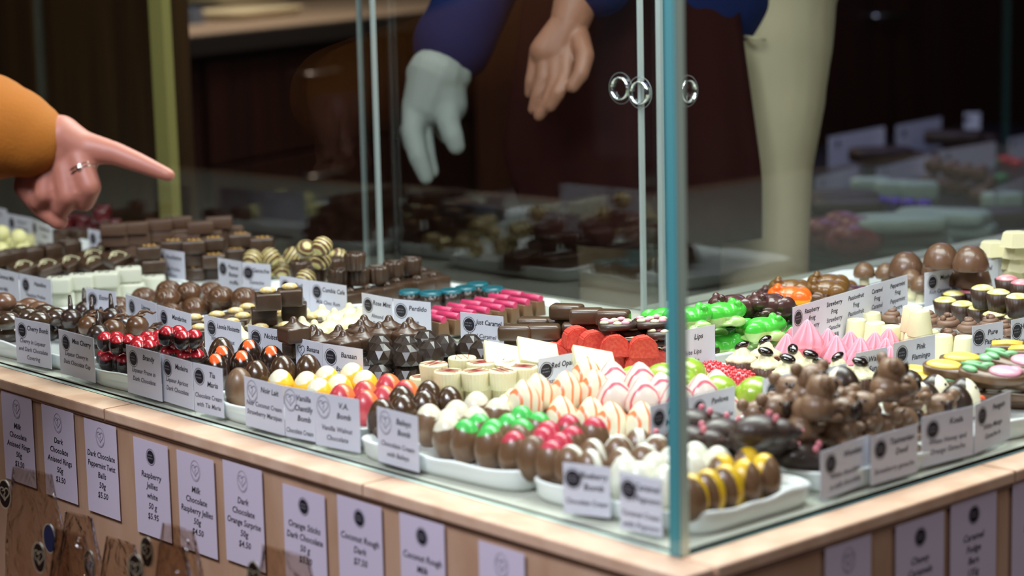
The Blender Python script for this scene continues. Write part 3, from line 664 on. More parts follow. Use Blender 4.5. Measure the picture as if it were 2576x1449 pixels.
def frog(m_, under):
    bm = bmesh.new()
    for c, r in (((0, 0, .0105), (.0170, .0130, .0110)), ((.0125, 0, .0135), (.0105, .0110, .0085)), ((-.0095, .0105, .0095), (.0100, .0062, .0100)), ((-.0095, -.0105, .0095), (.0100, .0062, .0100)),
                 ((.0105, .0118, .0045), (.0080, .0040, .0050)), ((.0105, -.0118, .0045), (.0080, .0040, .0050)), ((.0130, .0065, .0205), (.0036, .0034, .0032)), ((.0130, -.0065, .0205), (.0036, .0034, .0032)), ((0, 0, .003), (.0205, .0155, .0035))):
        a_ell(bm, c, r, 14)
    bmesh.ops.bisect_plane(bm, geom=bm.verts[:] + bm.edges[:] + bm.faces[:], plane_co=(0, 0, .0005), plane_no=(0, 0, 1), clear_inner=False)
    for v in bm.verts: v.co.z = max(v.co.z, 0)
    return [('', fuse(bm, 'frog', m_, .0009, 3))]
fr = lambda n, a, b_: band(n, [b_, a], [.0145], (0, 0, 1), wob=.006, wscale=60, coat=.35, rough=.3)
B['frog_green'] = (lambda: frog(fr('green frog', '#45b838', '#aad07c'), 0), .02, .019)
B['frog_dark'] = (lambda: frog(fr('brown frog', '#4a2c28', '#3d2a1f'), 0), .02, .019)
B['frog_orange'] = (lambda: frog(fr('orange frog', '#f5651c', '#f4a91e'), 0), .02, .019)
B['frog_olive'] = (lambda: frog(fr('olive frog', '#6b4a20', '#553822'), 0), .02, .019)
@mould('sundae', .041, .0165)
def _():
    bm = bmesh.new(); a_lathe(bm, [(0, 0), (.0125, 0), (.0165, .020), (.0150, .0205), (0, .0185)], 96, fn=rib(30, .018))
    b2 = bmesh.new(); a_lathe(b2, [(0, .018), (.0155, .019), (.0158, .022), (.012, .025), (.0085, .027), (.007, .0305), (.004, .034), (0, .036)], 40, fn=lambda r, z, t: (r * (1 + .10 * cos(7 * t + z * 500)), z, t))
    b3 = bmesh.new(); a_ell(b3, (0, -.002, .0355), (.0085, .0058, .0042), 14, rot=(.5, .3, .4))
    return [('pleated_cup', mesh_from(bm, 'cup', mat('pleated milk cup', '#54392a', .45))), ('cream', mesh_from(b2, 'cream', CR)), ('coffee_bean', mesh_from(b3, 'bean', mat('glossy bean', '#1c110c', .12, coat=.8)))]
@mould('kiss', .029, .0145)
def _():
    bm = bmesh.new(); a_lathe(bm, [(0, 0), (.0130, 0), (.0152, .004), (.0130, .010), (.0098, .016), (.006, .0225), (.0025, .0275), (0, .0295)], 70, fn=lambda r, z, t: (r * (1 + .20 * cos(8 * t)), z, t + z * 12))
    return one(bm, PK)
@mould('cup_white', .027, .0128)
def _():
    bm = bmesh.new(); a_lathe(bm, [(0, 0), (.0135, 0), (.0137, .001), (.0105, .0255), (.0098, .0268), (.0088, .0268), (.0082, .026), (0, .026)], 32, fn=rib(16, .006))
    return one(bm, WH)
@mould('rosette', .016, .0125)
def _():
    bm = bmesh.new()
    for k in range(3):
        R = .0088 - .0032 * k; a_tube(bm, [(R * cos(t * .3 + k), R * sin(t * .3 + k), .0045 + .0042 * k + .0001 * t) for t in range(21)], .0042 - .0007 * k, 10)
    a_ell(bm, (0, 0, .005), (.010, .010, .005), 14); a_ell(bm, (0, 0, .014), (.0025, .0025, .0028), 8)
    return one(bm, mat('piped milk ganache', '#785b49', .5, sss=.05))
@mould('mushroom', .038, .0125)
def _():
    bm = bmesh.new(); a_lathe(bm, [(0, 0), (.0075, 0), (.0065, .008), (.0055, .021), (0, .022)], 20)
    b2 = bmesh.new(); a_lathe(b2, [(0, .0205), (.006, .020), (.0125, .0195), (.0135, .022), (.0130, .028), (.009, .0345), (.004, .0375), (0, .038)], 26)
    return [('stalk', mesh_from(bm, 'stalk', WH)), ('cap', mesh_from(b2, 'cap', ML))]
B['dome_big'] = (lambda: (lambda bm: (dome(bm, .0215, .029, 26, .9, fn=lambda r, z, t: (r * (1 + .03 * cos(9 * t + z * 300)), z, t)), one(bm, mat('brown dome chocolate', '#634734', .35, coat=.3, bump=.5, bscale=120)))[1])(bmesh.new()), .029, .02)
@mould('hex_white', .017, .018)
def _():
    bm = bmesh.new(); a_lathe(bm, [(0, 0), (.020, 0), (.0195, .001), (.0155, .0165), (.015, .017), (0, .017)], 6); return [('', mesh_from(bm, 'hex', WH, False))]
def cupc(n, a, b_):
    def f():
        bm = bmesh.new(); a_lathe(bm, [(0, 0), (.0105, 0), (.0142, .021), (.0135, .0212), (0, .0195)], 60, fn=rib(20, .02))
        b2 = bmesh.new(); a_lathe(b2, [(0, .019), (.0132, .0205), (.0120, .0225), (.007, .025), (0, .026)], 26)
        return [('dark_cup', mesh_from(bm, 'cup', mat('dark paper thin cup', '#3a281d', .4))), ('coloured_top', mesh_from(b2, 'top', mat(n, a, .35, coat=.3, var=.3, vscale=90, col2=b_)))]
    return f
B['cup_yellow'] = (cupc('yellow glaze', '#f2dc2e', '#f4f0c0'), .026, .014); B['cup_pink'] = (cupc('pink glaze', '#e0667c', '#efb0ae'), .026, .014)
def slab(x, y, h=.0065):
    bm = bmesh.new(); a_lathe(bm, [(0, 0), (.96, 0), (1, .001), (1, h - .001), (.97, h), (0, h)], 30, fn=lambda r, z, t: (r * (1 + .05 * cos(2 * t + 1) + .04 * cos(5 * t)), z, t), mtx=T((0, 0, 0), (0, 0, 0), (x, y, 1))); return mesh_from(bm, 'plaque', ML)
YP = mat('yellow icing', '#eccb52', .4, coat=.3); GP = mat('mint green icing', '#82bd84', .4, coat=.3, var=.15, vscale=200); PP = mat('pink icing', '#e9a3b3', .35, coat=.4); WP = mat('white icing', '#e8eee6', .35, coat=.3)
def ells(m_, L, name):
    bm = bmesh.new()
    for c, r, a in L: a_ell(bm, c, r, 16, rot=(0, 0, a))
    return (name, mesh_from(bm, name, m_))
B['pear'] = (lambda: [('plaque', slab(.026, .014)), ells(YP, [((-.008, 0, .007), (.015, .0105, .0035), 0)], 'yellow_pear'), ells(GP, [((.014, 0, .0072), (.0095, .0088, .0036), 0)], 'green_leaf')], .010, .021)
@mould('flower', .011, .021)
def _():
    bm = bmesh.new(); a_tube(bm, [(-.024, .004, .0085), (-.012, .002, .009), (-.003, -.002, .009)], .0016, 8)
    for c, r, a in (((-.016, .008, .008), (.008, .004, .0025), .4), ((-.016, -.005, .008), (.007, .0045, .0025), -.5), ((-.004, .008, .008), (.006, .0035, .0025), .6)): a_ell(bm, c, r, 12, rot=(0, 0, a))
    return [('plaque', slab(.026, .015)), ('green_sprig', mesh_from(bm, 'sprig', GP)), ells(PP, [((.011, 0, .0072), (.013, .0115, .0038), 0), ((.018, .004, .0076), (.007, .006, .0034), 0)], 'pink_petals')]
B['dots'] = (lambda: [('plaque', slab(.026, .014)), ells(WP, [((-.014, .002, .0068), (.010, .007, .003), 0), ((.004, -.003, .0068), (.008, .006, .003), 0), ((.017, .003, .0068), (.006, .006, .0028), 0)], 'white_dots')], .009, .021)
@mould('ystripe', .021, .017)
def _():
    b2 = bmesh.new()
    for k in (-1, 0, 1): a_tube(b2, [(-.015, k * .007 - .002, .0185), (0, k * .007 + .001, .0195), (.015, k * .007 - .001, .0185)], .0018, 8)
    return [('praline_body', rbox(.033, .027, .0185, .002, 3, ML)), ('yellow_stripes', mesh_from(b2, 'stripes', YP))]
@mould('penguin', .036, .0145)
def _():
    bm = bmesh.new(); a_lathe(bm, egg_prof(.0150, .037), 26)
    b2 = bmesh.new(); a_lathe(b2, [(0, 0), (.0025, 0), (.0016, .004), (0, .0065)], 10, mtx=T((.0128, 0, .0185), (0, pi / 2 + .2, 0)))
    b3 = bmesh.new()
    for s in (-1, 1): a_ell(b3, (.0098, s * .0045, .0275), (.0014, .0014, .0016), 8)
    return [('egg_body', mesh_from(bm, 'body', band('penguin chocolate', ['#33241b', '#f2ebcd'], [.0025], (1, 0, 0), coat=.3))), ('orange_beak', mesh_from(b2, 'beak', mat('orange marzipan', '#ee5a25', .4))), ('eyes', mesh_from(b3, 'eyes', DK))]
@mould('koala', .042, .0175)
def _():
    bm = bmesh.new()
    for c, r in (((0, 0, .012), (.0155, .0165, .0135)), ((.004, 0, .028), (.0125, .0145, .0120)), ((.0005, .0145, .036), (.0052, .0062, .0062)), ((.0005, -.0145, .036), (.0052, .0062, .0062)),
                 ((.012, .0095, .014), (.0075, .0042, .0042)), ((.012, -.0095, .014), (.0075, .0042, .0042)), ((.012, .009, .003), (.0075, .0055, .0042)), ((.012, -.009, .003), (.0075, .0055, .0042))): a_ell(bm, c, r, 16)
    for v in bm.verts: v.co.z = max(v.co.z, 0)
    b2 = bmesh.new(); a_ell(b2, (.0165, 0, .0292), (.0038, .0044, .0066), 14)
    b3 = bmesh.new()
    for s in (-1, 1): a_ell(b3, (.0150, s * .0058, .0345), (.0015, .0014, .0016), 8)
    return [('koala_body', fuse(bm, 'koala', mat('koala milk chocolate', '#7f6046', .42, coat=.15, var=.12, vscale=90), .0009, 5)), ('dark_nose', mesh_from(b2, 'nose', DK)), ('eyes', mesh_from(b3, 'eyes', DK))]
@mould('mouse', .020, .0175)
def _():
    bm = bmesh.new()
    for c, r in (((-.006, 0, .0105), (.0165, .0125, .0105)), ((.008, 0, .0095), (.0125, .009, .0082)), ((.019, 0, .008), (.006, .0042, .0040))): a_ell(bm, c, r, 16)
    for v in bm.verts: v.co.z = max(v.co.z, 0)
    b2 = bmesh.new()
    for s in (-1, 1): a_ell(b2, (.0045, s * .0068, .0195), (.0024, .0018, .0028), 8); a_ell(b2, (.0165, s * .0045, .0115), (.0012, .0012, .0012), 6)
    a_ell(b2, (.0245, 0, .0085), (.0014, .0014, .0014), 6)
    return [('mouse_body', fuse(bm, 'mouse', mat('mouse dark chocolate', '#40322b', .42, coat=.15), .0009, 5)), ('pink_ears', mesh_from(b2, 'ears', mat('pink marzipan', '#d9808a', .5)))]
@mould('apple', .020, .0175)
def _():
    bm = bmesh.new(); dome(bm, .0175, .0195, 30, .85, fn=lambda r, z, t: (r * (1 + .04 * cos(2 * t)), z, t)); 
    b2 = bmesh.new()
    for k in (-2, -1, 0, 1, 2):
        a_tube(b2, [(.0178 * cos(q) * cos(k * .3), .0178 * cos(q) * sin(k * .3), .0195 * (.06 + .94 * sin(q)) + .0001) for q in [.25 + .12 * i for i in range(11)]], .0004, 5)
    return [('apple_dome', mesh_from(bm, 'apple', mat('apple green coating', '#8fae2e', .25, coat=.6, var=.2, vscale=60, col2='#a9bd55'))), ('pale_stripes', mesh_from(b2, 'stripes', GRP))]
@mould('rasp', .018, .0145)
def _():
    bm = bmesh.new(); a_ell(bm, (0, 0, .008), (.0145, .0115, .0095), 16)
    for i in range(70):
        t = i * 2.39996; z = 1 - (i + .5) / 46
        if z < -.3: break
        r = sqrt(max(0, 1 - z * z)); a_ell(bm, (r * cos(t) * .0142, r * sin(t) * .0112, .008 + z * .0092), (.0021, .0021, .0018), 7)
    for v in bm.verts: v.co.z = max(v.co.z, 0)
    return one(bm, mat('raspberry red coating', '#c7323c', .3, coat=.4, sss=.05))
@mould('cherry', .022, .0135)
def _():
    bm = bmesh.new(); a_ell(bm, (-.006, 0, .011), (.0095, .0115, .0112), 18); a_ell(bm, (.006, 0, .011), (.0095, .0115, .0112), 18)
    for v in bm.verts: v.co.z = max(v.co.z, 0)
    return [('', fuse(bm, 'cherry', band('red topped dark chocolate', ['#2a1a14', '#b81f2c'], [.0182], (0, -.25, 1), wob=.002, coat=.6, rough=.2), .0008, 3))]
def figm(m_, upright):
    def f():
        bm = bmesh.new(); a_lathe(bm, [(0, 0), (.009, 0), (.0125, .005), (.0130, .011), (.010, .017), (.005, .0205), (0, .0215)], 24)
        b2 = bmesh.new()
        if upright: a_tube(b2, [(0, 0, .018), (.0015, 0, .025), (.005, 0, .031), (.009, 0, .035)], .0034, 8, taper=lambda t: 1 - .5 * t)
        else: a_tube(b2, [(0, 0, .019), (.005, .002, .024), (.012, .003, .025), (.018, .001, .022), (.021, -.002, .024)], .0026, 8, taper=lambda t: 1 - .6 * t); a_ell(b2, (.004, 0, .0212), (.006, .005, .0015), 10)
        return [('fruit_body', mesh_from(bm, 'fig', m_)), ('stalk', mesh_from(b2, 'stalk', m_))]
    return f
B['fig'] = (figm(mat('fig chocolate', '#583820', .3, coat=.4), 0), .023, .0125); B['figdark'] = (figm(mat('dark cherry chocolate', '#33231b', .25, coat=.5), 1), .024, .0125)
def oval(m_):
    bm = bmesh.new(); a_lathe(bm, egg_prof(.0125, .03), 22, mtx=T((0, 0, 0), (0, 0, 0), (1.25, 1, .72))); return [('', mesh_from(bm, 'oval', m_))]
B['oval_dark'] = (lambda: oval(mat('glossy oval dark', '#3f2e20', .15, coat=.8)), .021, .0135); B['oval_milk'] = (lambda: oval(mat('oval milk', '#6b4a35', .3, coat=.4)), .021, .0135)
B['tile_white'] = (lambda: [('', rbox(.042, .042, .006, .001, 2, WH))], .02, .018)

# name: (category, description, group, default turn, default tilt)
INFO = {
'white_truffle': ('chocolate', 'round pale yellow truffle ball', 'pale truffle balls'),
'square_dark_praline': ('chocolate', 'square dark praline with a wavy top', 'square wavy dark pralines', 44),
'berry_praline': ('chocolate', 'round dark red berry praline', 'dark red berry pralines'),
'white_chocolate_bar': ('chocolate', 'flat white chocolate bar', 'flat white bars', 8),
'swirl_topped_praline': ('chocolate', 'square dark praline with white squiggle', 'squiggle topped squares', 44),
'white_fondant_block': ('chocolate', 'ivory fondant block with dark flecks', 'ivory fondant blocks', 6),
'milk_chocolate_bar': ('chocolate', 'short rectangular milk chocolate bar', 'short milk chocolate bars', 8),
'flecked_praline': ('chocolate', 'brown praline block with golden flakes', 'gold flecked pralines', 4),
'drizzled_truffle': ('chocolate', 'round truffle with pale drizzle stripes', 'drizzled truffles'),
'fluted_dark_cup': ('chocolate', 'round fluted dark chocolate', 'fluted dark chocolates'),
'knob_topped_praline': ('chocolate', 'square praline with a star knob', 'star knob pralines', 44),
'teal_topped_praline': ('chocolate', 'fluted praline with a teal top', 'teal topped pralines'),
'pink_topped_praline': ('chocolate', 'milk praline topped with a pink roll', 'pink roll pralines', -46),
'ribbed_shell_praline': ('chocolate', 'ribbed shell shaped milk praline', 'ribbed shell pralines', 60),
'ginger_topped_praline': ('chocolate', 'dark block topped with candied ginger', 'ginger topped pralines', 8),
'white_peaked_praline': ('chocolate', 'white praline with a rounded peak', 'white peaked pralines', 10),
'dark_peaked_praline': ('chocolate', 'dark milk praline with rounded peak', 'dark peaked pralines', 35),
'faceted_dark_dome': ('chocolate', 'faceted dark chocolate dome', 'faceted dark domes', 10),
'drizzled_white_cup': ('chocolate', 'pleated white cup with red drizzle', 'red drizzled white cups'),
'striped_meringue': ('meringue', 'cream meringue peak with orange stripes', 'orange striped meringues', 20),
'pink_striped_meringue': ('meringue', 'cream meringue peak with pink stripes', 'pink striped meringues', 20),
'red_lips_praline': ('chocolate', 'red powdered lips praline', 'red lips pralines', 6),
'caramel_bar': ('chocolate', 'rounded brown caramel bar', 'caramel bars', -12),
'bark_slice': ('chocolate', 'dark slice with pink and white nuggets', 'nugget slices', 0),
'green_frog': ('chocolate', 'glossy green frog chocolate', 'green frog chocolates', 15),
'brown_frog': ('chocolate', 'dark brown frog chocolate', 'brown frog chocolates', -160),
'orange_frog': ('chocolate', 'orange and yellow frog chocolate', 'orange frog chocolates', 170),
'olive_frog': ('chocolate', 'olive brown frog chocolate', 'olive frog chocolates', 170),
'coffee_bean_cup': ('chocolate', 'pleated cream cup with coffee bean', 'coffee bean cups'),
'pink_kiss': ('meringue', 'pink piped pointed kiss', 'pink piped kisses'),
'white_tapered_cup': ('chocolate', 'white tapered cup shaped praline', 'white tapered pralines'),
'brown_rosette': ('chocolate', 'brown piped ganache rosette', 'brown rosettes'),
'mushroom_chocolate': ('chocolate', 'mushroom chocolate with brown cap and white stalk', 'mushroom chocolates'),
'large_brown_dome': ('chocolate', 'large brown dome chocolate', 'large brown domes'),
'white_hexagon_block': ('chocolate', 'white chocolate hexagon block', 'white hexagon blocks', 10),
'yellow_topped_cup': ('chocolate', 'dark cup with glazed yellow top', 'yellow topped cups'),
'pink_topped_cup': ('chocolate', 'dark cup with glazed pink top', 'pink topped cups'),
'yellow_pear_plaque': ('chocolate', 'plaque with yellow pear and green leaf', 'pear plaques', -15),
'pink_flower_plaque': ('chocolate', 'plaque with pink flower and green sprig', 'flower plaques', -25),
'white_dotted_plaque': ('chocolate', 'brown plaque with white icing dots', 'white dotted plaques', 0),
'box_praline_with_yellow_stripes': ('chocolate', 'milk praline with yellow stripes', 'yellow striped pralines', -20),
'penguin_chocolate': ('chocolate', 'penguin chocolate with dark back, cream front', 'penguin chocolates'),
'koala_chocolate': ('chocolate', 'milk chocolate koala with dark nose', 'koala chocolates'),
'mouse_chocolate': ('chocolate', 'dark chocolate mouse with pink ears', 'mouse chocolates'),
'green_apple_praline': ('chocolate', 'green apple dome praline', 'green apple pralines', 60),
'raspberry_praline': ('chocolate', 'bumpy red raspberry praline', 'raspberry pralines', 0),
'white_tipped_egg': ('chocolate', 'milk chocolate egg with white tip', 'white tipped eggs'),
'green_tipped_egg': ('chocolate', 'milk chocolate egg with green tip', 'green tipped eggs'),
'red_tipped_egg': ('chocolate', 'milk chocolate egg with red tip', 'red tipped eggs'),
'plain_brown_egg': ('chocolate', 'plain milk chocolate egg', 'plain milk eggs'),
'dark_glossy_egg': ('chocolate', 'plain glossy dark chocolate egg', 'plain dark eggs'),
'orange_red_egg': ('chocolate', 'egg half orange and half red', 'orange and red eggs', 20),
'yellow_white_egg': ('chocolate', 'egg with yellow and cream top', 'yellow and cream eggs', 0),
'orange_spotted_egg': ('chocolate', 'dark egg with orange spot', 'orange spotted eggs', 0),
'red_cherry_praline': ('chocolate', 'dark double cherry praline with red top', 'red cherry pralines', 10),
'stalked_fig_praline': ('chocolate', 'brown fig praline with curled stalk', 'fig pralines', 10),
'dark_stalked_cherry': ('chocolate', 'dark cherry chocolate with upright stalk', 'stalked dark cherries', 100),
'oval_dark_praline': ('chocolate', 'glossy dark oval praline', 'dark oval pralines', 10),
'oval_milk_praline': ('chocolate', 'milk chocolate oval praline', 'milk oval pralines', 10),
'white_striped_egg': ('chocolate', 'milk chocolate egg with white stripe', 'white striped eggs'),
'cream_white_egg': ('chocolate', 'smooth cream white egg', 'cream white eggs'),
'yellow_striped_egg': ('chocolate', 'milk chocolate egg with yellow stripe', 'yellow striped eggs'),
'plain_white_tile': ('chocolate', 'flat square white chocolate tile', 'white chocolate tiles', 10),
}
TZ = .0104
SCL = {'pear': (1.2, 1.0, 1.25), 'flower': (1.2, 1.0, 1.25), 'dots': (1.2, 1.0, 1.1), 'frog_green': (1.25, 1.25, 1.15), 'frog_dark': (1.2, 1.2, 1.15), 'frog_orange': (1.2, 1.2, 1.15), 'frog_olive': (1.2, 1.2, 1.15), 'mouse': (1.3, 1.3, 1.3),
       'redblock': (1.12, 1.1, 1.1), 'peak_o': (1.1, 1.1, 1.08), 'peak_r': (1.08, 1.08, 1.02), 'apple': (1.08, 1.08, 1.05), 'penguin': (1.12, 1.12, 1.1), 'gem': (1.06, 1.06, 1.06), 'shell': (1.05, 1.05, 1.1)}
for k_ in ('egg_white', 'egg_green', 'egg_red', 'egg_brown', 'egg_dark', 'egg_orange', 'egg_yelwhite', 'egg_orspot', 'egg_wstripe', 'egg_cream', 'egg_ystripe'): SCL[k_] = (1.16, 1.16, 1.14)
for k_, s_ in SCL.items(): B[k_] = (B[k_][0], B[k_][1] * s_[2], B[k_][2] * (1.0 if k_.startswith(('peak', 'pear', 'flower', 'dots')) else 1.07 if k_.startswith('egg') else s_[0]))
ALL = []
for name, (kind, lh, anc, s) in PIECES.items():
    h, rad = B[kind][1], B[kind][2]; info = INFO[name]; d_rot = info[3] if len(info) > 3 else None
    for t in s.split():
        q = t.split(','); x, y, L = int(q[0]), int(q[1]), int(q[2])
        rz = int(q[3]) if len(q) > 3 else (d_rot + random.uniform(-7, 7) if d_rot is not None else random.uniform(0, 360))
        zb = TZ + L * lh; p = at(x, y, zb + h * anc)
        ALL.append(dict(n=name, k=kind, x=p.x, y=p.y, z=zb, L=L, h=h, r=rad, rz=rz, lh=lh, sup=False))
# settle: pieces at the same height do not run into each other
def relax(items, it=30):
    for _ in range(it):
        for i in range(len(items)):
            a = items[i]
            for j in range(i + 1, len(items)):
                b = items[j]
                if a['z'] + a['h'] * .9 <= b['z'] or b['z'] + b['h'] * .9 <= a['z']: continue
                dx = b['x'] - a['x']; dy = b['y'] - a['y']; m_ = (a['r'] + b['r']) * .93
                d2 = dx * dx + dy * dy
                if d2 < m_ * m_ and a['n'] not in ('plain_white_tile', 'white_chocolate_bar') and b['n'] not in ('plain_white_tile', 'white_chocolate_bar'):
                    d = sqrt(d2) or 1e-5; k = (m_ - d) / d * .35
                    wa = 0 if (a['sup'] is False and b['sup']) else .5; wb = 0 if (b['sup'] is False and a['sup']) else .5
                    if wa == 0: wb = 1
                    if wb == 0: wa = 1
                    a['x'] -= dx * k * wa; a['y'] -= dy * k * wa; b['x'] += dx * k * wb; b['y'] += dy * k * wb
        for a in items:
            lo = (.030 if a['y'] < .45 else .02) + SL * a['y'] + a['r']; a['x'] = min(max(a['x'], lo), .735 - a['r']) if a['y'] > .72 else max(a['x'], lo)
            a['y'] = min(max(a['y'], (.032 if a['k'] in ('mouse', 'koala') else .018) + a['r']), .722 - a['r']) if a['x'] > .74 else max(a['y'], (.032 if a['k'] in ('mouse', 'koala') else .018) + a['r'])
relax(ALL)
# whatever sits on an upper layer gets a neighbour of its own kind beneath it
for lv in (5, 4, 3, 2, 1):
    for a in [a for a in ALL if a['L'] == lv]:
        near = [b for b in ALL if abs(b['z'] + b['lh'] - a['z']) < .007 and (b['x'] - a['x']) ** 2 + (b['y'] - a['y']) ** 2 < (a['r'] + b['r']) ** 2 * .55]
        if not near:
            c = dict(a)
            if a['n'] in ('orange_frog', 'olive_frog'): c['n'], c['k'] = 'brown_frog', 'frog_dark'
            c['L'] = lv - 1; c['z'] = TZ + (lv - 1) * a['lh']; c['sup'] = True; c['x'] += .006; c['y'] += .006; ALL.append(c)
relax(ALL, 12)
PROTO = {}
TILT = {'squig': 20, 'shell': 24, 'pear': 10, 'flower': 12, 'dots': 4, 'rasp': 12, 'apple': 8}
def place(a):
    k = a['k']
    if k not in PROTO:
        parts = B[k][0](); PROTO[k] = parts
        if k in SCL:
            for _, me in parts: me.transform(Matrix.Diagonal((*SCL[k], 1)))
    parts = PROTO[k]; loc = Vector((a['x'], a['y'], DECK + a['z'])); rz = A0 + radians(a['rz'])
    if len(parts) == 1 and parts[0][0] == '': o = ob(a['n'], parts[0][1], None, loc, rz)
    else:
        o = root(a['n'], loc, rz)
        for pn, me in parts: ob(pn, me, o)
    if a['n'] == 'plain_white_tile': o.rotation_euler = (radians(24), radians(14), rz); o.location.z += .011
    tl = TILT.get(k, 0)
    if tl and not a['sup']:
        from mathutils import Quaternion
        q = Quaternion((cos(A0), sin(A0), 0), radians(tl)) @ Quaternion((0, 0, 1), rz); o.rotation_euler = q.to_euler(); o.location.z += a['r'] * sin(radians(tl)) * .75
    info = INFO[a['n']]; tag(o, None, info[0], info[2]); a['o'] = o; return o
LAY = {1: [''], 2: ['lower', 'upper'], 3: ['bottom', 'middle', 'top'], 4: ['bottom', 'second', 'third', 'top'], 5: ['bottom', 'second', 'middle', 'fourth', 'top'], 6: ['bottom', 'second', 'third', 'fourth', 'fifth', 'top']}
by = {}
for a in ALL: place(a); by.setdefault(a['n'], []).append(a)
for n_, L in by.items():
    desc = INFO[n_][1]; vis = [a for a in L if not a['sup']]; lay = sorted({a['L'] for a in vis})
    for li, lv in enumerate(lay):
        row = sorted([a for a in vis if a['L'] == lv], key=lambda a: proj(Vector((a['x'], a['y'], DECK + a['z'])))[0])
        for i, a in enumerate(row):
            w_ = '' if len(row) == 1 else f', {ordinal(i)} from left'
            if len(lay) > 1: w_ += (' in the ' if len(row) > 1 else ', in the ') + LAY[len(lay)][li] + ' layer'
            a['o']['label'] = desc + (w_ or ', the only one in the case')
    for a in L:
        if a['sup']: a['o']['label'] = desc + ', hidden beneath the pile'; a['o']['group'] = INFO[n_][2] + ' beneath the pile'
# ================= place cards and price notes =================
M_PAPER = mat('white card', '#d5d6e2', .55)
M_NOTE = mat('ambient tinted white paper', '#cfc5d6', .6)  # white paper with the lilac cast of ambient light put into its colour
M_INK = mat('black ink', '#1d1a22', .7); M_INK2 = mat('grey ink', '#5a5662', .7); M_LOGO = mat('logo black', '#1f1d26', .6)
M_LINE = mat('thin grey print', '#77727e', .7)
M_ACR = glassy('acrylic', (.96, .97, .98, 1), 1.45)
_font = {}
def text_verts(body, size, shear=.18):
    c = bpy.data.curves.new('t', 'FONT'); c.body = body; c.size = size; c.shear = shear; c.align_x = 'CENTER'; c.space_character = 1.02; c.resolution_u = 2; c.offset = size * .012
    o = bpy.data.objects.new('t', c); COL.objects.link(o); me = o.to_mesh(depsgraph=None) if False else None
    dg = bpy.context.evaluated_depsgraph_get(); me = bpy.data.meshes.new_from_object(o.evaluated_get(dg)); bpy.data.objects.remove(o); bpy.data.curves.remove(c)
    V = [(v.co.x, v.co.y) for v in me.vertices]; Fc = [tuple(p.vertices) for p in me.polygons]; bpy.data.meshes.remove(me); return V, Fc
def add_text(V, Fs, MI, body, size, cx, cz, maxw, mi, y):
    k = (body, round(size, 5))
    if k not in _font: _font[k] = text_verts(body, size)
    v, f = _font[k]
    if not v: return
    x0 = min(p[0] for p in v); x1 = max(p[0] for p in v); s = min(1, maxw / (x1 - x0)); xm = (x0 + x1) / 2; o = len(V)
    V += [((p[0] - xm) * s + cx, y, p[1] + cz) for p in v]; Fs += [tuple(i + o for i in q) for q in f]; MI += [mi] * len(f)
def raw(name, V, Fs, MI, mats):
    me = bpy.data.meshes.new(name); me.from_pydata(V, [], Fs); me.update()
    for x in mats: me.materials.append(x)
    for p, i in zip(me.polygons, MI): p.material_index = i
    return me
def ribbon(V, Fs, MI, P, wd, y, mi, closed=False):
    n = len(P)
    o = len(V)
    for i, p in enumerate(P):
        a = P[(i - 1) % n] if i or closed else P[i]; b = P[(i + 1) % n] if i < n - 1 or closed else P[i]
        dx, dz = b[0] - a[0], b[1] - a[1]; l = sqrt(dx * dx + dz * dz) or 1; nx, nz = -dz / l * wd / 2, dx / l * wd / 2
        V += [(p[0] + nx, y, p[1] + nz), (p[0] - nx, y, p[1] - nz)]
    for i in range(n if closed else n - 1): j = (i + 1) % n; Fs.append((o + 2 * i, o + 2 * j, o + 2 * j + 1, o + 2 * i + 1)); MI.append(mi)
def disk(V, Fs, MI, cx, cz, r, y, mi, n=26, sx=1):
    o = len(V); V += [(cx + sx * r * cos(2 * pi * i / n), y, cz + r * sin(2 * pi * i / n)) for i in range(n)]; Fs.append(tuple(range(o, o + n))); MI.append(mi)
def circ(cx, cz, r, sx=1, n=28): return [(cx + sx * r * cos(2 * pi * i / n), cz + r * sin(2 * pi * i / n)) for i in range(n)]
def heart(cx, cz, s): return [(cx + s * .0625 * 16 * sin(t) ** 3, cz + s * .0625 * (13 * cos(t) - 5 * cos(2 * t) - 2 * cos(3 * t) - cos(4 * t))) for t in [2 * pi * i / 30 for i in range(30)]]
def logo_mesh(kind, cx, cz, r):
    V, Fs, MI = [], [], []
    if kind == 'd':
        disk(V, Fs, MI, cx, cz, r * .84, -.0004, 0); ribbon(V, Fs, MI, circ(cx, cz, r), r * .07, -.0004, 0, True)
        for dz, ws in ((.22, (.22, .3, .22, .26)), (-.14, (.3, .2, .34, .2))):
            x = cx - r * .6
            for w_ in ws:
                ww = r * w_ * .95; V_ = len(V); V += [(x, -.0006, cz + r * dz - r * .07), (x + ww * .8, -.0006, cz + r * dz - r * .07), (x + ww * .8, -.0006, cz + r * dz + r * .08), (x, -.0006, cz + r * dz + r * .08)]; Fs.append((V_, V_ + 1, V_ + 2, V_ + 3)); MI.append(1); x += ww * 1.12
        return raw('logo', V, Fs, MI, [M_LOGO, M_LINE])
    sx = .8
    if kind == 'o': ribbon(V, Fs, MI, circ(cx, cz, r * 1.25, sx), r * .07, -.0004, 0, True); ribbon(V, Fs, MI, circ(cx, cz - .04 * r, r * 1.05, sx)[16:27], r * .05, -.0004, 0)
    H_ = heart(cx, cz + .12 * r, r * .74); ribbon(V, Fs, MI, H_, r * .09, -.0004, 0, True)
    ribbon(V, Fs, MI, [(cx - .35 * r, cz + .35 * r), (cx - .05 * r, cz + .42 * r), (cx + .12 * r, cz + .15 * r), (cx - .1 * r, cz - .05 * r), (cx + .05 * r, cz - .3 * r)], r * .08, -.0004, 0)
    return raw('logo', V, Fs, MI, [M_LINE if kind == 'o' else M_LOGO])
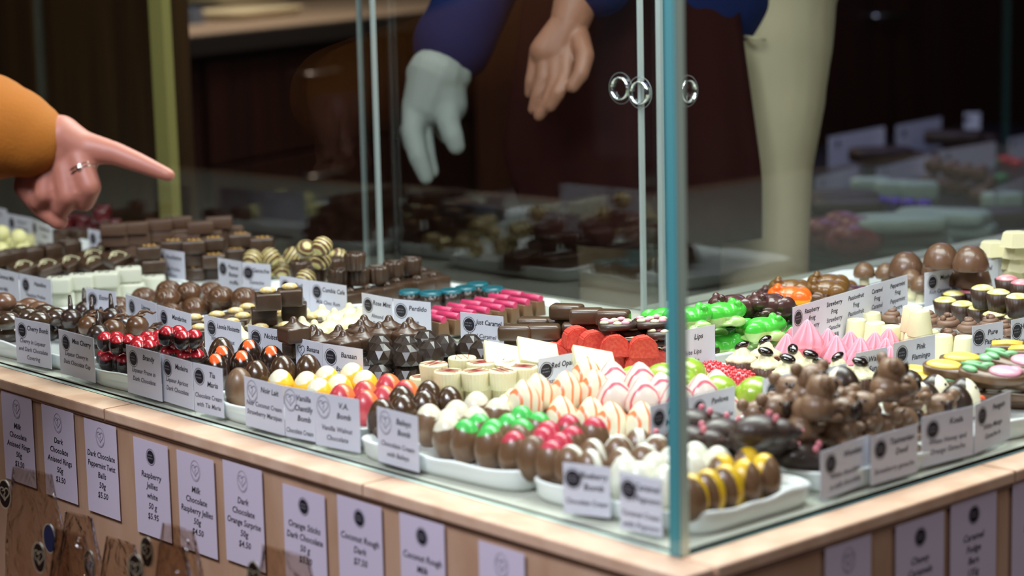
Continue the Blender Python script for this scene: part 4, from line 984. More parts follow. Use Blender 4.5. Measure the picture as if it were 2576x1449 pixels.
def card(name, W, Hh, loc, rz, logo, title, lines, holder=True, layout='side', ts=.0078, label='', tilt=0):
    r = root(name, loc, rz)
    if tilt: r.rotation_euler = (radians(tilt), 0, rz)
    z0 = .004 if holder else 0
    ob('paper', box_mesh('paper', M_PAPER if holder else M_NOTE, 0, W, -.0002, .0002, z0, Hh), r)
    if holder:
        bm = bmesh.new(); a_box(bm, -.001, W + .001, .0003, .0013, 0, Hh + .0012); a_box(bm, .15 * W, .85 * W, .0004, .016, 0, .0012)
        ob('acrylic_holder', mesh_from(bm, 'holder', M_ACR, False), r)
    V, Fs, MI = [], [], []
    if layout == 'side':
        R = min(.0085, W * .2); ob('logo', logo_mesh(logo, W * .19 + .001, Hh - R - .0045, R), r)
        if logo == 'none': pass
        tx = W * .66; z = Hh - .0115
        for t in title: add_text(V, Fs, MI, t, ts, tx, z, W * .60, 0, -.0005); z -= ts * 1.25
        z = min(z, Hh - .0235) - .003
        for t in lines:
            if z < .006: break
            add_text(V, Fs, MI, t, ts * .86, W * .5, z, W * .9, 1, -.0005); z -= ts * 1.15
    elif layout == 'note':
        R = .0082; ob('logo', logo_mesh(logo, W / 2, Hh - .016, R), r); z = Hh - .038
        for t in title: add_text(V, Fs, MI, t, ts, W / 2, z, W * .86, 0, -.0005); z -= .0105
    elif layout == 'cols':
        R = .0085; ob('logo', logo_mesh('d', .011, Hh - R - .0045, R), r); n = len(title); cw = (W - .016) / n
        for i, col in enumerate(title):
            z = Hh - .0105; x = .018 + cw * (i + .46)
            for k, t in enumerate(col): add_text(V, Fs, MI, t, ts, x, z, cw * .92, 0 if k < 2 else 1, -.0005); z -= ts * 1.22
    ob('writing', raw('writing', V, Fs, MI, [M_INK, M_INK2]), r)
    tag(r, label, 'label', 'place cards inside the glass case' if holder else 'price notes on the wooden front')
    return r
CARDS = [ # top edge in the photograph (x0, y0, x1, y1), height, mark, title, lines, how it is told apart
 (37, 799, 124, 816, .058, 'd', ['Cherry Bomb'], ['Cherry in Liqueur', 'and Dark Chocolate', 'Covering'], 'grey-lit'),
 (147, 828, 235, 851, .058, 'd', ['Mon Cherry'], ['Liqueur Cherry in', 'Dark Chocolate Cup'], ''),
 (317, 867, 403, 889, .060, 'd', ['Brandy'], ['Liqueur Prune in', 'Dark Chocolate'], ''),
 (405, 890, 483, 912, .060, 'd', ['Madeira'], ['Liqueur Apricot', 'Dark Chocolate'], ''),
 (485, 912, 559, 928, .060, 'd', ['Tia', 'Maria'], ['Chocolate Cream', 'with Tia Maria', 'Shell'], 'Tia'),
 (614, 947, 712, 971, .058, 'o', ['Noir Lait'], ['Noir Coconut Cream', 'Strawberry Marzipan'], ''),
 (714, 971, 789, 985, .058, 'o', ['Vanilla', 'Chantilly', 'Bomb'], ['Chocolate Cream', '& Vanilla', 'Shell'], ''),
 (790, 986, 903, 1006, .058, 'o', ['V.A.', 'Bomb'], ['Vanilla Walnut', 'Chocolate', 'in Dark Shell'], ''),
 (948, 1023, 1051, 1049, .060, 'o', ['Baileys', 'Bomb'], ['Chocolate Cream', 'with Baileys', 'Centre in', 'Milk Chocolate'], ''),
 (1416, 1163, 1534, 1176, .056, 'd', ['Blueberry', 'Bomb'], ['Chocolate Cream', 'with Blueberry', 'Marshmallow'], ''),
 (1559, 1188, 1665, 1208, .056, 'd', ['Caramel', 'Popcorn'], ['Caramel Cream', 'with Popcorn', 'Pieces'], ''),
 (-42, 667, 46, 688, .058, 'd', ['Caramel Milk'], ['Caramel Milk'], ''),
 (48, 688, 128, 704, .058, 'd', ['Hazelino'], ['Hazelnut Praline', 'with Hazelnut Crisp'], ''),
 (217, 725, 291, 735, .055, 'd', ['Eszeret'], ['Hazelnut', 'Praline'], ''),
 (316, 740, 393, 764, .055, 'd', ['Limone'], ['Lemon', 'Cream'], ''),
 (395, 767, 480, 790, .055, 'd', ['Mandarine'], ['Mandarin', 'Cream'], ''),
 (513, 793, 606, 812, .055, 'd', ['Leonie Noisette'], ['White Hazelnut', 'Cream'], ''),
 (624, 817, 719, 833, .055, 'd', ['Noisette'], ['Hazelnut'], ''),
 (743, 849, 810, 864, .055, 'h', ['Banana'], ['Banana'], ''),
 (811, 864, 912, 879, .055, 'd', ['Banaan'], ['Banana', 'Cream'], ''),
 (1354, 904, 1443, 888, .050, 'd', ['Red Opal'], ['Raspberry', 'Cream'], ''),
 (-44, 515, 16, 527, .055, 'd', ['Praline'], ['Cream'], ''),
 (17, 537, 75, 548, .055, 'd', ['Fruits of', 'the Forest'], ['Berry'], ''),
 (76, 548, 130, 569, .055, 'd', ['Strawberries &', 'Cream'], ['Berry Meringue'], ''),
 (221, 576, 280, 586, .055, 'd', ['Grande', 'Place'], ['Caramel 2'], ''),
 (388, 624, 463, 635, .055, 'd', ['Feuilletine'], ['Hazelnut Praline', 'with Wafer'], ''),
 (548, 649, 607, 659, .055, 'd', ['Peanut', 'Butter', 'truffle'], ['Peanut Butter'], ''),
 (609, 660, 680, 666, .055, 'd', ['Ganache'], ['Ganache', 'Ganache'], ''),
 (703, 693, 777, 705, .055, 'd', ['Shell'], ['Hazelnut with', 'Cream'], ''),
 (778, 705, 871, 719, .055, 'd', ['Cumbia Cafe'], ['Milk Choc Rum'], ''),
 (910, 737, 987, 751, .055, 'd', ['Rose Mint'], ['Almond', 'Creme'], ''),
 (989, 752, 1083, 761, .055, 'd', ['Perdido'], ['Creme', 'Creme'], ''),
 (1158, 785, 1266, 797, .055, 'd', ['Just Caramel'], ['Hard Caramel', 'in Chocolate'], ''),
 (1675, 840, 1798, 817, .062, 'd', ['Lips'], ['White Lips', 'Ganache'], ''),
 (2326, 687, 2421, 670, .058, 'd', ['Mushroom'], ['Rich Caramel Slice'], ''),
 (2423, 670, 2512, 651, .058, 'o', ['Moved'], ['Cream'], ''),
 (2514, 650, 2559, 639, .058, 'none', ['Extrano'], ['and Chocolate'], ''),
 (2152, 889, 2232, 873, .050, 'd', ['Walnut', 'Sundae'], ['Coffee Choc'], ''),
 (2247, 864, 2352, 842, .055, 'd', ['Pink', 'Flamingo'], ['Strawberry ganache'], ''),
 (2446, 822, 2523, 809, .052, 'd', ['Pure', 'Passion'], ['Passionfruit', 'meringue log'], ''),
 (2544, 806, 2610, 792, .052, 'd', ['Hazelnut'], ['Hazelnut'], ''),
 (1919, 955, 2031, 928, .052, 'd', ['Apple'], ['White Choc', 'Ganache'], ''),
 (2034, 936, 2129, 914, .045, 'd', ['Mini'], ['Strawberry'], ''),
 (1636, 1023, 1732, 998, .050, 'd', ['Mousse', 'Meringue'], ['Mousse Choc', 'Ganache'], ''),
 (1735, 1000, 1848, 972, .050, 'd', ['Pavlova'], ['Passionfruit Ganache', 'in a Swirl'], ''),
 (2064, 1138, 2186, 1095, .055, 'd', ['Wombat'], ['White chocolate', 'in milk chocolate'], ''),
 (2190, 1100, 2308, 1068, .055, 'd', ['Tasmanian', 'Devil'], ['Strawberry ganache'], ''),
 (2319, 1051, 2449, 1021, .055, 'd', ['Koala'], ['White Honey and', 'Orange Ganache', 'Coated in Milk Choc'], ''),
 (2452, 1019, 2542, 983, .055, 'd', ['Penguin'], ['White Mango', 'Ganache in', 'White/Dark Chocolate'], ''),
]
SPECIAL = {'Tia': 'white place card with round dark logo, beside the Madeira card', 'Baileys': 'white place card standing alone before the white tipped eggs'}
def card_at(x0, y0, x1, y1, Hc, **kw):
    for _ in range(30):
        a = at(x0, y0, Hc); b = at(x1, y1, Hc)
        if min(a.x - SL * a.y, b.x - SL * b.y) >= .0035 and min(a.y, b.y) >= .0085: break
        Hc -= .0008
    d = b - a; W_ = sqrt(d.x ** 2 + d.y ** 2)
    return card('place_card', W_, Hc, (a.x, a.y, DECK + .0002), atan2(d.y, d.x), **kw)
for x0, y0, x1, y1, Hc, lg, ti, li, ex in CARDS:
    t = ' '.join(ti); lab = SPECIAL.get(ti[0]) or f'white place card lettered {t.replace("&", "and")}, {"with a round dark logo" if lg == "d" else "with a line drawn heart" if lg in "oh" else "beside a heart card"}'
    card_at(x0, y0, x1, y1, Hc, logo=lg, title=ti, lines=li, label=lab)
card_at(1994, 774, 2283, 691, .066, logo='d', layout='cols', ts=.0072, title=[['Raspberry', 'Frog', 'Raspberry', 'Ganache'], ['Strawberry', 'Frog', 'Strawberry', 'Ganache', 'in Milk'], ['Passionfruit', 'Frog', 'Passionfruit', 'Ganache'], ['Caramel', 'Frog', 'Caramel', 'Centre', 'in Milk'], ['Peppermint', 'Frog', 'Peppermint', 'Centre']],
        lines=[], label='long white place card listing five frog flavours, behind the pink kisses')
NOTES_L = [(2, 979, 79, 1007, 'o', ['Milk', 'Chocolate', 'Aniseed Rings', '50g', '$3.50'], 'milk aniseed rings'), (104, 1015, 184, 1040, 'o', ['Dark', 'Chocolate', 'Aniseed Rings', '50g', '$3.50'], 'dark aniseed rings'),
 (211, 1050, 291, 1075, 'o', ['Dark Chocolate', 'Peppermint Twist', 'Balls', '50g', '$5.50'], 'peppermint twist balls'), (335, 1098, 421, 1123, 'd', ['Raspberry', 'Jellies', 'white', '50 g', '$5.95'], 'white raspberry jellies'),
 (444, 1131, 537, 1158, 'o', ['Milk', 'Chocolate', 'Raspberry Jellies', '50g', '$4.50'], 'milk raspberry jellies'), (560, 1156, 658, 1184, 'o', ['Dark', 'Chocolate', 'Orange Surprise', '50g', '$4.50'], 'orange surprise'),
 (711, 1220, 816, 1243, 'd', ['Orange Sticks', 'Dark Chocolate', '50 g', '$5.50'], 'orange sticks'), (848, 1246, 959, 1274, 'd', ['Coconut Rough', 'Dark', '$7.50'], 'dark coconut rough'),
 (1005, 1291, 1117, 1319, 'd', ['Coconut Rough', 'Milk', '$7.50'], 'milk coconut rough'), (1204, 1361, 1319, 1391, 'o', ['Milk', 'Chocolate', '$6.50'], 'the corner end')]
XP = -.0415
PSI = atan2(1, -SL)
def on_front(px, py, off):
    n = Vector((1, -SL, 0)); r = ray(px, py); return CAM + r * ((off - n.dot(CAM)) / n.dot(r))
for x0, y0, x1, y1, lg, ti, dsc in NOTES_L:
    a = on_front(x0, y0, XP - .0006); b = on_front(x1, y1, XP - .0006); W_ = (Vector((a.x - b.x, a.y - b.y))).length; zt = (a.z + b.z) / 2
    card('price_note', W_, .098, (a.x, a.y, zt - .098), atan2(b.y - a.y, b.x - a.x), lg, ti, [], holder=False, layout='note', ts=.0088, label=f'price note with painted lilac light for {dsc} on the wooden front, {"round logo" if lg == "d" else "heart logo"}')
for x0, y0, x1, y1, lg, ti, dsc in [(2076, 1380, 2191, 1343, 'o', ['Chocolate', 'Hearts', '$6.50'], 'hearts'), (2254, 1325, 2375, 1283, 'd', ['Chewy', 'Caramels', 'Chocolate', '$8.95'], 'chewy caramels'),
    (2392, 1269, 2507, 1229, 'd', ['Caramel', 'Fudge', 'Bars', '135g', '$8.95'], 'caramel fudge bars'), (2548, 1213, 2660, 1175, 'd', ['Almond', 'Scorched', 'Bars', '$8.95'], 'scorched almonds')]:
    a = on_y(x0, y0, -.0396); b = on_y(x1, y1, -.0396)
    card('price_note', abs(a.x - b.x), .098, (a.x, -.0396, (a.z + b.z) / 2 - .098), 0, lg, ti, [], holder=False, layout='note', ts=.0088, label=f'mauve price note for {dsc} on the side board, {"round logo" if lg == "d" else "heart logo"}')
# ================= people =================
SKIN = mat('skin', '#96664f', .5, sss=.15); SKIN2 = mat('rosy skin', '#ab6f5c', .5, sss=.15)
def caps(L, n=14):
    bm = bmesh.new()
    for ch in L:
        for (p0, r0), (p1, r1) in zip(ch, ch[1:]): a_cap(bm, p0, r0, p1, r1, n)
    return bm
def D(px, py, Z): return dep(px, py, Z)
def head(c, fdir, r=.098):
    """capsules of a head with nose and ears; fdir: way it faces"""
    f = Vector(fdir).normalized(); s = Vector((0, 0, 1)).cross(f).normalized(); u = f.cross(s)
    P = [[(c + u * .03, r * .88), (c - u * .045 + f * .018, r * .66)], [(c + f * .085 - u * .01 + u * .02, .010), (c + f * .102 - u * .022, .014)], [(c + f * .070 - u * .062, .022), (c + f * .074 - u * .066, .020)]]
    for k in (-1, 1): P.append([(c + s * k * .088 + u * .012, .014), (c + s * k * .086 - u * .02, .010)])
    return P, f, s, u
def eyes_hair(par, c, f, s, u, hair):
    bm = bmesh.new()
    for k in (-1, 1): a_ell(bm, c + f * .078 + s * k * .032 + u * .008, (.0125, .0125, .0125), 12)
    ob('eyes', mesh_from(bm, 'eyes', mat('eye', '#2a2220', .15)), par)
    bm = bmesh.new(); a_cap(bm, c + f * .082 - u * .045 - s * .02, .004, c + f * .082 - u * .045 + s * .02, .004); ob('mouth', mesh_from(bm, 'mouth', mat('lips', '#8f4c46', .5)), par)
    ob('hair', fuse(caps([[(c + u * .045 - f * .012, .094), (c - f * .045 - u * .02, .080)]]), 'hair', mat('hair', hair, .6), .008, 3), par)
# ---- the shop assistant behind the case ----
Z = 3.35
st = root('person', (D(1700, 800, Z).x, D(1700, 800, Z).y, 0))
tag(st, 'person in navy sleeves, dark apron and khaki trousers bending behind the case, one hand gloved', 'person')
st_inv = Matrix.Translation(-st.location)
def put(name, me, r, inv): me.transform(inv); return ob(name, me, r)
ls, rs = D(1330, -560, Z + .10), D(1690, -640, Z - .02)      # shoulders
le, re_ = D(1270, -190, Z + .02), D(1600, -230, Z - .16)     # elbows
lw, rw = D(1125, 165, Z - .05), D(1432, 60, Z - .25)
pel = D(1720, 60, Z); che = D(1560, -480, Z)
hl, hr = D(1925, -90, Z), D(1600, 90, Z + .02)
def down(p, z, dx=0): return Vector((p.x + dx, p.y, z))
kl, kr = D(1925, 620, Z - .02), D(1590, 640, Z + .02)
al = Vector((kl.x + .03, kl.y + .03, .09)); ar = Vector((kr.x + .03, kr.y + .03, .09))
hc = D(1480, -800, Z - .05); hf = (Vector((-.8, -.7, -.35)))
HP, f_, s_, u_ = head(hc, hf)
skin = [[(lw, .029), (le, .040), (ls, .05)], [(rw, .027), (D(1475, -80, Z - .24), .036), (re_, .042), (rs, .05)], [(che, .10), (D(1510, -640, Z - .02), .06), (hc, .055)],
        [(pel, .13), (che, .14)], [(hl, .05), (kl, .04), (al, .03)], [(hr, .05), (kr, .04), (ar, .03)]] + HP
body = fuse(caps(skin), 'body', SKIN, .008, 4)
# bare hand, five separate fingers
hand = [[(rw, .026), (D(1400, 130, Z - .25), .024)], [(rw, .025), (D(1372, 128, Z - .25), .021)], [(rw, .025), (D(1425, 130, Z - .25), .022)],
 [(D(1428, 130, Z - .26), .0145), (D(1424, 190, Z - .275), .0105), (D(1404, 235, Z - .285), .0095), (D(1384, 268, Z - .28), .0080)],
 [(D(1402, 135, Z - .255), .0150), (D(1398, 205, Z - .27), .0110), (D(1380, 255, Z - .275), .0095), (D(1356, 290, Z - .27), .0080)],
 [(D(1378, 132, Z - .25), .0145), (D(1367, 195, Z - .26), .0105), (D(1352, 240, Z - .26), .0090), (D(1342, 275, Z - .255), .0078)],
 [(D(1356, 125, Z - .24), .0130), (D(1343, 172, Z - .245), .0092), (D(1335, 205, Z - .245), .0082), (D(1332, 235, Z - .24), .0070)],
 [(D(1455, 90, Z - .26), .0150), (D(1472, 140, Z - .285), .0125), (D(1462, 185, Z - .295), .0108), (D(1440, 218, Z - .295), .0090)]]
put('body', body, st, st_inv)
put('bare_hand', fuse(caps(hand), 'hand', SKIN, .0028, 3), st, st_inv)
GL = mat('white cotton glove', '#989c95', .8, bump=.3, bscale=600)
gz = Z - .06
glove = [[(D(1100, 190, gz), .043), (D(1072, 262, gz), .034)], [(D(1100, 190, gz), .040), (D(1120, 262, gz), .032)], [(D(1060, 186, gz), .022), (D(1140, 190, gz), .026)],
 [(D(1046, 268, gz - .005), .0200), (D(1038, 335, gz - .02), .0160), (D(1052, 395, gz - .03), .0140), (D(1072, 447, gz - .03), .0105)],
 [(D(1062, 268, gz + .01), .0200), (D(1064, 340, gz), .0150), (D(1074, 395, gz - .01), .0130), (D(1086, 432, gz - .01), .0105)],
 [(D(1080, 268, gz + .025), .0180), (D(1030, 325, gz + .03), .0140), (D(1036, 365, gz + .03), .0120), (D(1050, 392, gz + .03), .0100)],
 [(D(1100, 262, gz + .03), .0170), (D(1098, 290, gz + .035), .0130), (D(1112, 330, gz + .04), .0115), (D(1122, 345, gz + .04), .0100)],
 [(D(1128, 258, gz - .01), .0210), (D(1128, 310, gz - .02), .0165), (D(1140, 345, gz - .025), .0150), (D(1148, 368, gz - .025), .0125)]]
put('glove', fuse(caps(glove), 'glove', GL, .003, 3), st, st_inv)
NAVY = mat('navy cotton', '#141f48', .8, spec=.1, bump=.3, bscale=300); KH = mat('khaki cotton', '#b7ab8c', .8, bump=.25, bscale=260, var=.08, vscale=9)
AP = mat('dark maroon apron', '#2a110e', .85, bump=.2, bscale=200, spec=.05)
shirt = [[(D(1140, 108, Z - .04), .058), (D(1165, 60, Z - .04), .055), (le, .060), (ls, .075), (che, .13)], [(D(1505, -50, Z - .24), .050), (re_, .060), (rs, .075), (che, .13)], [(pel + Vector((0, 0, .06)), .150), (che, .165)], [(D(1530, -600, Z), .075), (che, .12)]]
put('shirt', fuse(caps(shirt, 18), 'shirt', NAVY, .007, 6), st, st_inv)
tro = [[(hl, .105), (D(1935, 100, Z), .092), (D(1940, 240, Z), .078), (D(1925, 420, Z), .068), (kl, .062), (D(1918, 900, Z), .064), (al + Vector((0, 0, .03)), .062)],
       [(hr, .105), (D(1590, 300, Z + .02), .09), (kr, .078), (D(1590, 900, Z + .02), .07), (ar + Vector((0, 0, .03)), .062)], [(hl, .115), (hr, .115)], [(pel, .13), (pel + Vector((0, 0, .05)), .13)]]
put('trousers', fuse(caps(tro, 20), 'trousers', KH, .006, 5), st, st_inv)
bm = bmesh.new(); a_tube(bm, [D(1872, 92, Z - .10), D(1905, 98, Z - .106), D(1925, 100, Z - .10)], .0025, 6); put('trouser_crease', mesh_from(bm, 'crease', KH), st, st_inv)
for q in (al, ar):
    bm = bmesh.new(); a_cap(bm, (q.x, q.y, .045), .045, (q.x - .13, q.y - .10, .038), .038); put('shoe', fuse(bm, 'shoe', mat('black shoe', '#15110f', .4), .006, 3), st, st_inv)
# apron: a cloth sheet hung in front of the legs
bm = bmesh.new(); NX, NY = 26, 18; rows = []
for j in range(NY + 1):
    t = j / NY; y = -260 + (600 + 260) * t; xl = 1330 - 70 * min(1, max(0, (y + 100) / 500)) + 80 * max(0, (y - 380) / 220); xr = 1855 + 62 * min(1, max(0, y / 440)) if y > 0 else 1855 + 10 * y / 260
    rows.append([bm.verts.new(D(xl + (xr - xl) * i / NX, y + 28 * sin(pi * i / NX) * t, Z - .175 + .05 * abs(i / NX - .5) * 2 + .006 * sin(i * 1.3 + t) * t)) for i in range(NX + 1)])
for A, Bq in zip(rows, rows[1:]):
    for i in range(NX): bm.faces.new((A[i], A[i + 1], Bq[i + 1], Bq[i]))
bmesh.ops.recalc_face_normals(bm, faces=bm.faces); bmesh.ops.solidify(bm, geom=bm.faces[:], thickness=.003)
put('apron', mesh_from(bm, 'apron', AP), st, st_inv)
hd_ = root('head_details', (0, 0, 0)); bpy.data.objects.remove(hd_)
def shifted(par, c, f, s, u, hair, inv):
    c2 = inv @ c; eyes_hair(par, c2, f, s, u, hair)
shifted(st, hc, f_, s_, u_, '#3a2a20', st_inv)

# ---- the customer pointing at the glass ----
Z = 2.16
cu = root('person', (-.80, .72, 0)); tag(cu, 'person in a mustard yellow jumper pointing at the glass with one ringed hand', 'person')
inv = Matrix.Translation(-cu.location)
wr = D(88, 352, Z); sh = Vector((-.76, .90, 1.36))
el = (wr + sh) / 2 + Vector((-.02, .02, -.13))
base = Vector((-.80, .72, 0)); hc2 = base + Vector((.02, 0, 1.62)); HP, f2, s2, u2 = head(hc2, (1, -.35, -.45))
sh2 = base + Vector((.02, -.20, 1.40)); el2 = sh2 + Vector((-.05, .06, -.28)); wr2 = el2 + Vector((.04, 0, -.25)); chest = base + Vector((0, -.0, 1.28)); pv = base + Vector((-.03, 0, .95))
skin = [[(wr, .027), (D(30, 330, Z), .028), (D(-40, 320, Z + .005), .032), (el, .036), (sh, .05)], [(wr2, .026), (el2, .038), (sh2, .05)], [(wr2, .026), (wr2 + Vector((0, 0, -.07)), .03)], [(chest, .10), (base + Vector((0, 0, 1.46)), .055), (hc2, .055)], [(pv, .12), (chest, .13)]] + HP
for k in (-1, 1): skin.append([(pv + Vector((0, k * .10, -.03)), .08), (base + Vector((0, k * .11, .5)), .052), (base + Vector((-.02, k * .12, .09)), .036)])
for i in range(5): o_ = Vector((0, (i - 2) * .015, -.10)); skin.append([(wr2 + o_ * .9, .010), (wr2 + o_ + Vector((.01, 0, -.035)), .009), (wr2 + o_ + Vector((.02, 0, -.065)), .007)])
put('body', fuse(caps(skin), 'body', SKIN2, .008, 4), cu, inv)
hand = [[(wr, .0235), (D(150, 345, Z), .021), (D(205, 372, Z), .0165)], [(wr, .023), (D(150, 375, Z), .018), (D(178, 388, Z), .0145)], [(wr, .022), (D(135, 395, Z + .005), .0135)], [(wr, .021), (D(100, 405, Z + .008), .0125)],
 [(D(212, 370, Z), .0150), (D(290, 386, Z - .008), .0108), (D(355, 412, Z - .014), .0090), (D(424, 441, Z - .018), .0062)],
 [(D(196, 392, Z - .004), .0130), (D(226, 470, Z - .012), .0108), (D(212, 506, Z), .0098), (D(182, 498, Z + .018), .0088)],
 [(D(160, 398, Z - .002), .0125), (D(172, 492, Z - .008), .0104), (D(156, 522, Z + .004), .0094), (D(132, 508, Z + .02), .0085)],
 [(D(122, 402, Z + .004), .0115), (D(112, 488, Z), .0092), (D(98, 510, Z + .01), .0084), (D(84, 492, Z + .022), .0076)],
 [(D(86, 400, Z + .012), .0135), (D(64, 470, Z + .022), .0112), (D(105, 522, Z + .020), .0100), (D(148, 556, Z + .012), .0088)]]
put('pointing_hand', fuse(caps(hand), 'hand', SKIN2, .0026, 3), cu, inv)
bm = bmesh.new(); a_ = D(206, 425, Z - .006); b_ = D(214, 445, Z - .008); ax = (b_ - a_).normalized(); q = Vector((0, 0, 1)).rotation_difference(ax)
for k in (0, .0035): a_tube(bm, [a_ + ax * k + q @ Vector((.0128 * cos(t), .0128 * sin(t), 0)) for t in [2 * pi * i / 24 for i in range(24)]], .0009, 6, closed=True)
a_ell(bm, a_ + RIGHT * .0 - FWD * .0135, (.003, .003, .003), 8); put('finger_ring', mesh_from(bm, 'ring', mat('silver ring', '#cfcac4', .2, metal=1)), cu, inv)
MU = mat('mustard wool', '#9c5b05', .85, bump=.5, bscale=350)
jum = [[(D(72, 350, Z), .037), (D(30, 330, Z), .042), (D(-40, 320, Z + .005), .052), (el, .066), (sh, .085), (chest, .15)], [(wr2 + Vector((0, 0, .03)), .036), (el2, .055), (sh2, .08), (chest, .15)], [(pv + Vector((0, 0, .02)), .155), (chest, .17)], [(base + Vector((0, 0, 1.42)), .09), (chest, .14)]]
put('jumper', fuse(caps(jum, 18), 'jumper', MU, .006, 6), cu, inv)
tr_ = [[(pv, .14), (pv + Vector((0, 0, .03)), .14)]]
for k in (-1, 1): tr_.append([(pv + Vector((0, k * .09, -.03)), .11), (base + Vector((0, k * .11, .5)), .075), (base + Vector((-.02, k * .12, .1)), .06)])
put('jeans', fuse(caps(tr_, 18), 'jeans', mat('blue denim', '#26324a', .8), .008, 4), cu, inv)
for k in (-1, 1):
    bm = bmesh.new(); a_cap(bm, base + Vector((-.04, k * .12, .045)), .044, base + Vector((.12, k * .12, .038)), .038); put('shoe', fuse(bm, 'shoe', mat('black shoe', '#15110f', .4), .006, 3), cu, inv)
shifted(cu, hc2, f2, s2, u2, '#4a3626', inv)

# ================= bags below the wooden front =================
CEL = glassy('cellophane', (.86, .78, .70, 1), 1.5, .08, bump=.5, gl=1.6)
STK = mat('sticker brown', '#21130f', .35, coat=.4); STL = mat('sticker silver print', '#b9aa8c', .35, metal=.3)
XS = -.115
bl = tag(ob('bag_shelf', slant(box_mesh('bag_shelf', M_PANEL, -.24, -.0396, .0, 2.6, DECK - .40, DECK - .385, .002))), 'maple shelf below the wooden front, carrying cellophane bags', 'shelf')
NUT = mat('coated nuts', '#5a3320', .4, coat=.2, var=.4, vscale=60)
def bag(px, py, hgt, wd, ang, label, heart_=True, blue=False, XS=-.10):
    p = on_x(px, py, XS - .028); zb = DECK - .385; r = root('sweet_bag', (XS, p.y, zb), -pi / 2 + ang)
    top = p.z - zb + .016; n = 24; bm = bmesh.new(); rings = []
    for j in range(15):
        t = j / 14; z = top * t; k = (.9 + .25 * sin(pi * min(1, t * 1.35))) if t < .74 else 1.0 - .30 * (t - .74) / .26
        dpt = .030 * (1 - t ** 3) + .0025
        rings.append([bm.verts.new((wd / 2 * k * abs(cos(a)) ** .6 * (1 if cos(a) > 0 else -1) + .0018 * sin(7 * a + 9 * t), dpt * sin(a) + .003 * mnoise.noise(Vector((cos(a) * 3, sin(a) * 3, t * 7 + px))), z)) for a in [2 * pi * i / n for i in range(n)]])
    for A, Bq in zip(rings, rings[1:]):
        for i in range(n): bm.faces.new((A[i], A[(i + 1) % n], Bq[(i + 1) % n], Bq[i]))
    bm.faces.new(rings[0][::-1]); ob('cellophane', mesh_from(bm, 'cellophane', CEL), r)
    bm = bmesh.new()
    for j in range(26): a_ell(bm, (random.uniform(-.36, .36) * wd, random.uniform(-.012, .012), .012 + random.random() * top * .22), (.011, .010, .0095), 10)
    tag(ob('contents', mesh_from(bm, 'contents', NUT), r), kind='stuff')
    bm = bmesh.new(); a_lathe(bm, [(0, 0), (.017, 0), (.017, .0008), (0, .0008)], 28, mtx=T((0, -.034, p.z - zb), (pi / 2, 0, 0), (.55, .85, 1)))
    sk = ob('sticker', mesh_from(bm, 'sticker', mat('sticker blue', '#26263f', .3, coat=.4) if blue else STK, False), r)
    V, Fs, MI = [], [], []
    cz = p.z - zb; ribbon(V, Fs, MI, circ(0, cz, .0140, .67), .0008, -.0352, 0, True)
    if heart_: ribbon(V, Fs, MI, heart(0, cz + .001, .0072), .0008, -.0352, 0, True); ribbon(V, Fs, MI, [(-.0035, cz + .003), (0, cz + .004), (.001, cz + .001), (-.0015, cz - .001), (.0005, cz - .004)], .0008, -.0352, 0)
    ob('heart_print', raw('heart_print', V, Fs, MI, [STL]), sk)
    tag(r, label, 'bag', 'cellophane sweet bags on the shelf')
bag(22, 1238, .2, .085, .10, 'cellophane sweet bag with heart sticker, highest of the bags and at the frame edge')
bag(137, 1350, .2, .06, .05, 'cellophane sweet bag with a bluish sticker, between two dark heart stickers', heart_=False, blue=True)
bag(112, 1398, .18, .06, .05, 'cellophane sweet bag with tilted heart sticker, in front of the bluish one', XS=-.165)
bag(243, 1418, .18, .07, -.05, 'cellophane sweet bag with a faint brown heart sticker, third from the far end')
bag(385, 1385, .2, .065, .0, 'cellophane sweet bag with faint sticker, behind the bold heart one')
bag(350, 1428, .18, .07, .12, 'cellophane sweet bag with a bold pale heart sticker, at the bottom edge', XS=-.165)
bag(655, 1449, .18, .09, .0, 'cellophane sweet bag with a glinting top, closest to the glass corner')
# ================= made-up counter across the staff aisle, stands in for reflections =================
IZ = -.10
def ati(px, py, dz=0): return at(px, py, IZ + dz)
isl = root('reflection_counter', (1.86, 1.02, 0)); tag(isl, 'dark made-up counter across the staff aisle, standing in for reflections of chocolates', 'counter')
ob('counter_body', box_mesh('counter_body', M_DARKW2, .02, 1.88, .02, 1.28, 0, DECK + IZ - .03), isl)
ob('counter_top', box_mesh('counter_top', mat('dark counter top', '#1d1a22', .3), 0, 1.9, 0, 1.3, DECK + IZ - .03, DECK + IZ, .003), isl)
PALE = mat('pale fudge', '#8fa39a', .6); PUR = mat('violet foil', '#4b23a0', .35, metal=.4); BRN = mat('brown cluster chocolate', '#5a3a24', .5); DRK = mat('dark fudge', '#2e1c16', .5)
REDF = mat('dark red foil', '#6b1320', .4); GRNF = mat('green foil', '#3d7a4a', .4)
def put_i(name, me, p, rz, lab, cat, grp=None): return tag(ob(name, me, None, p, rz), lab, cat, grp)
cnt = [0]
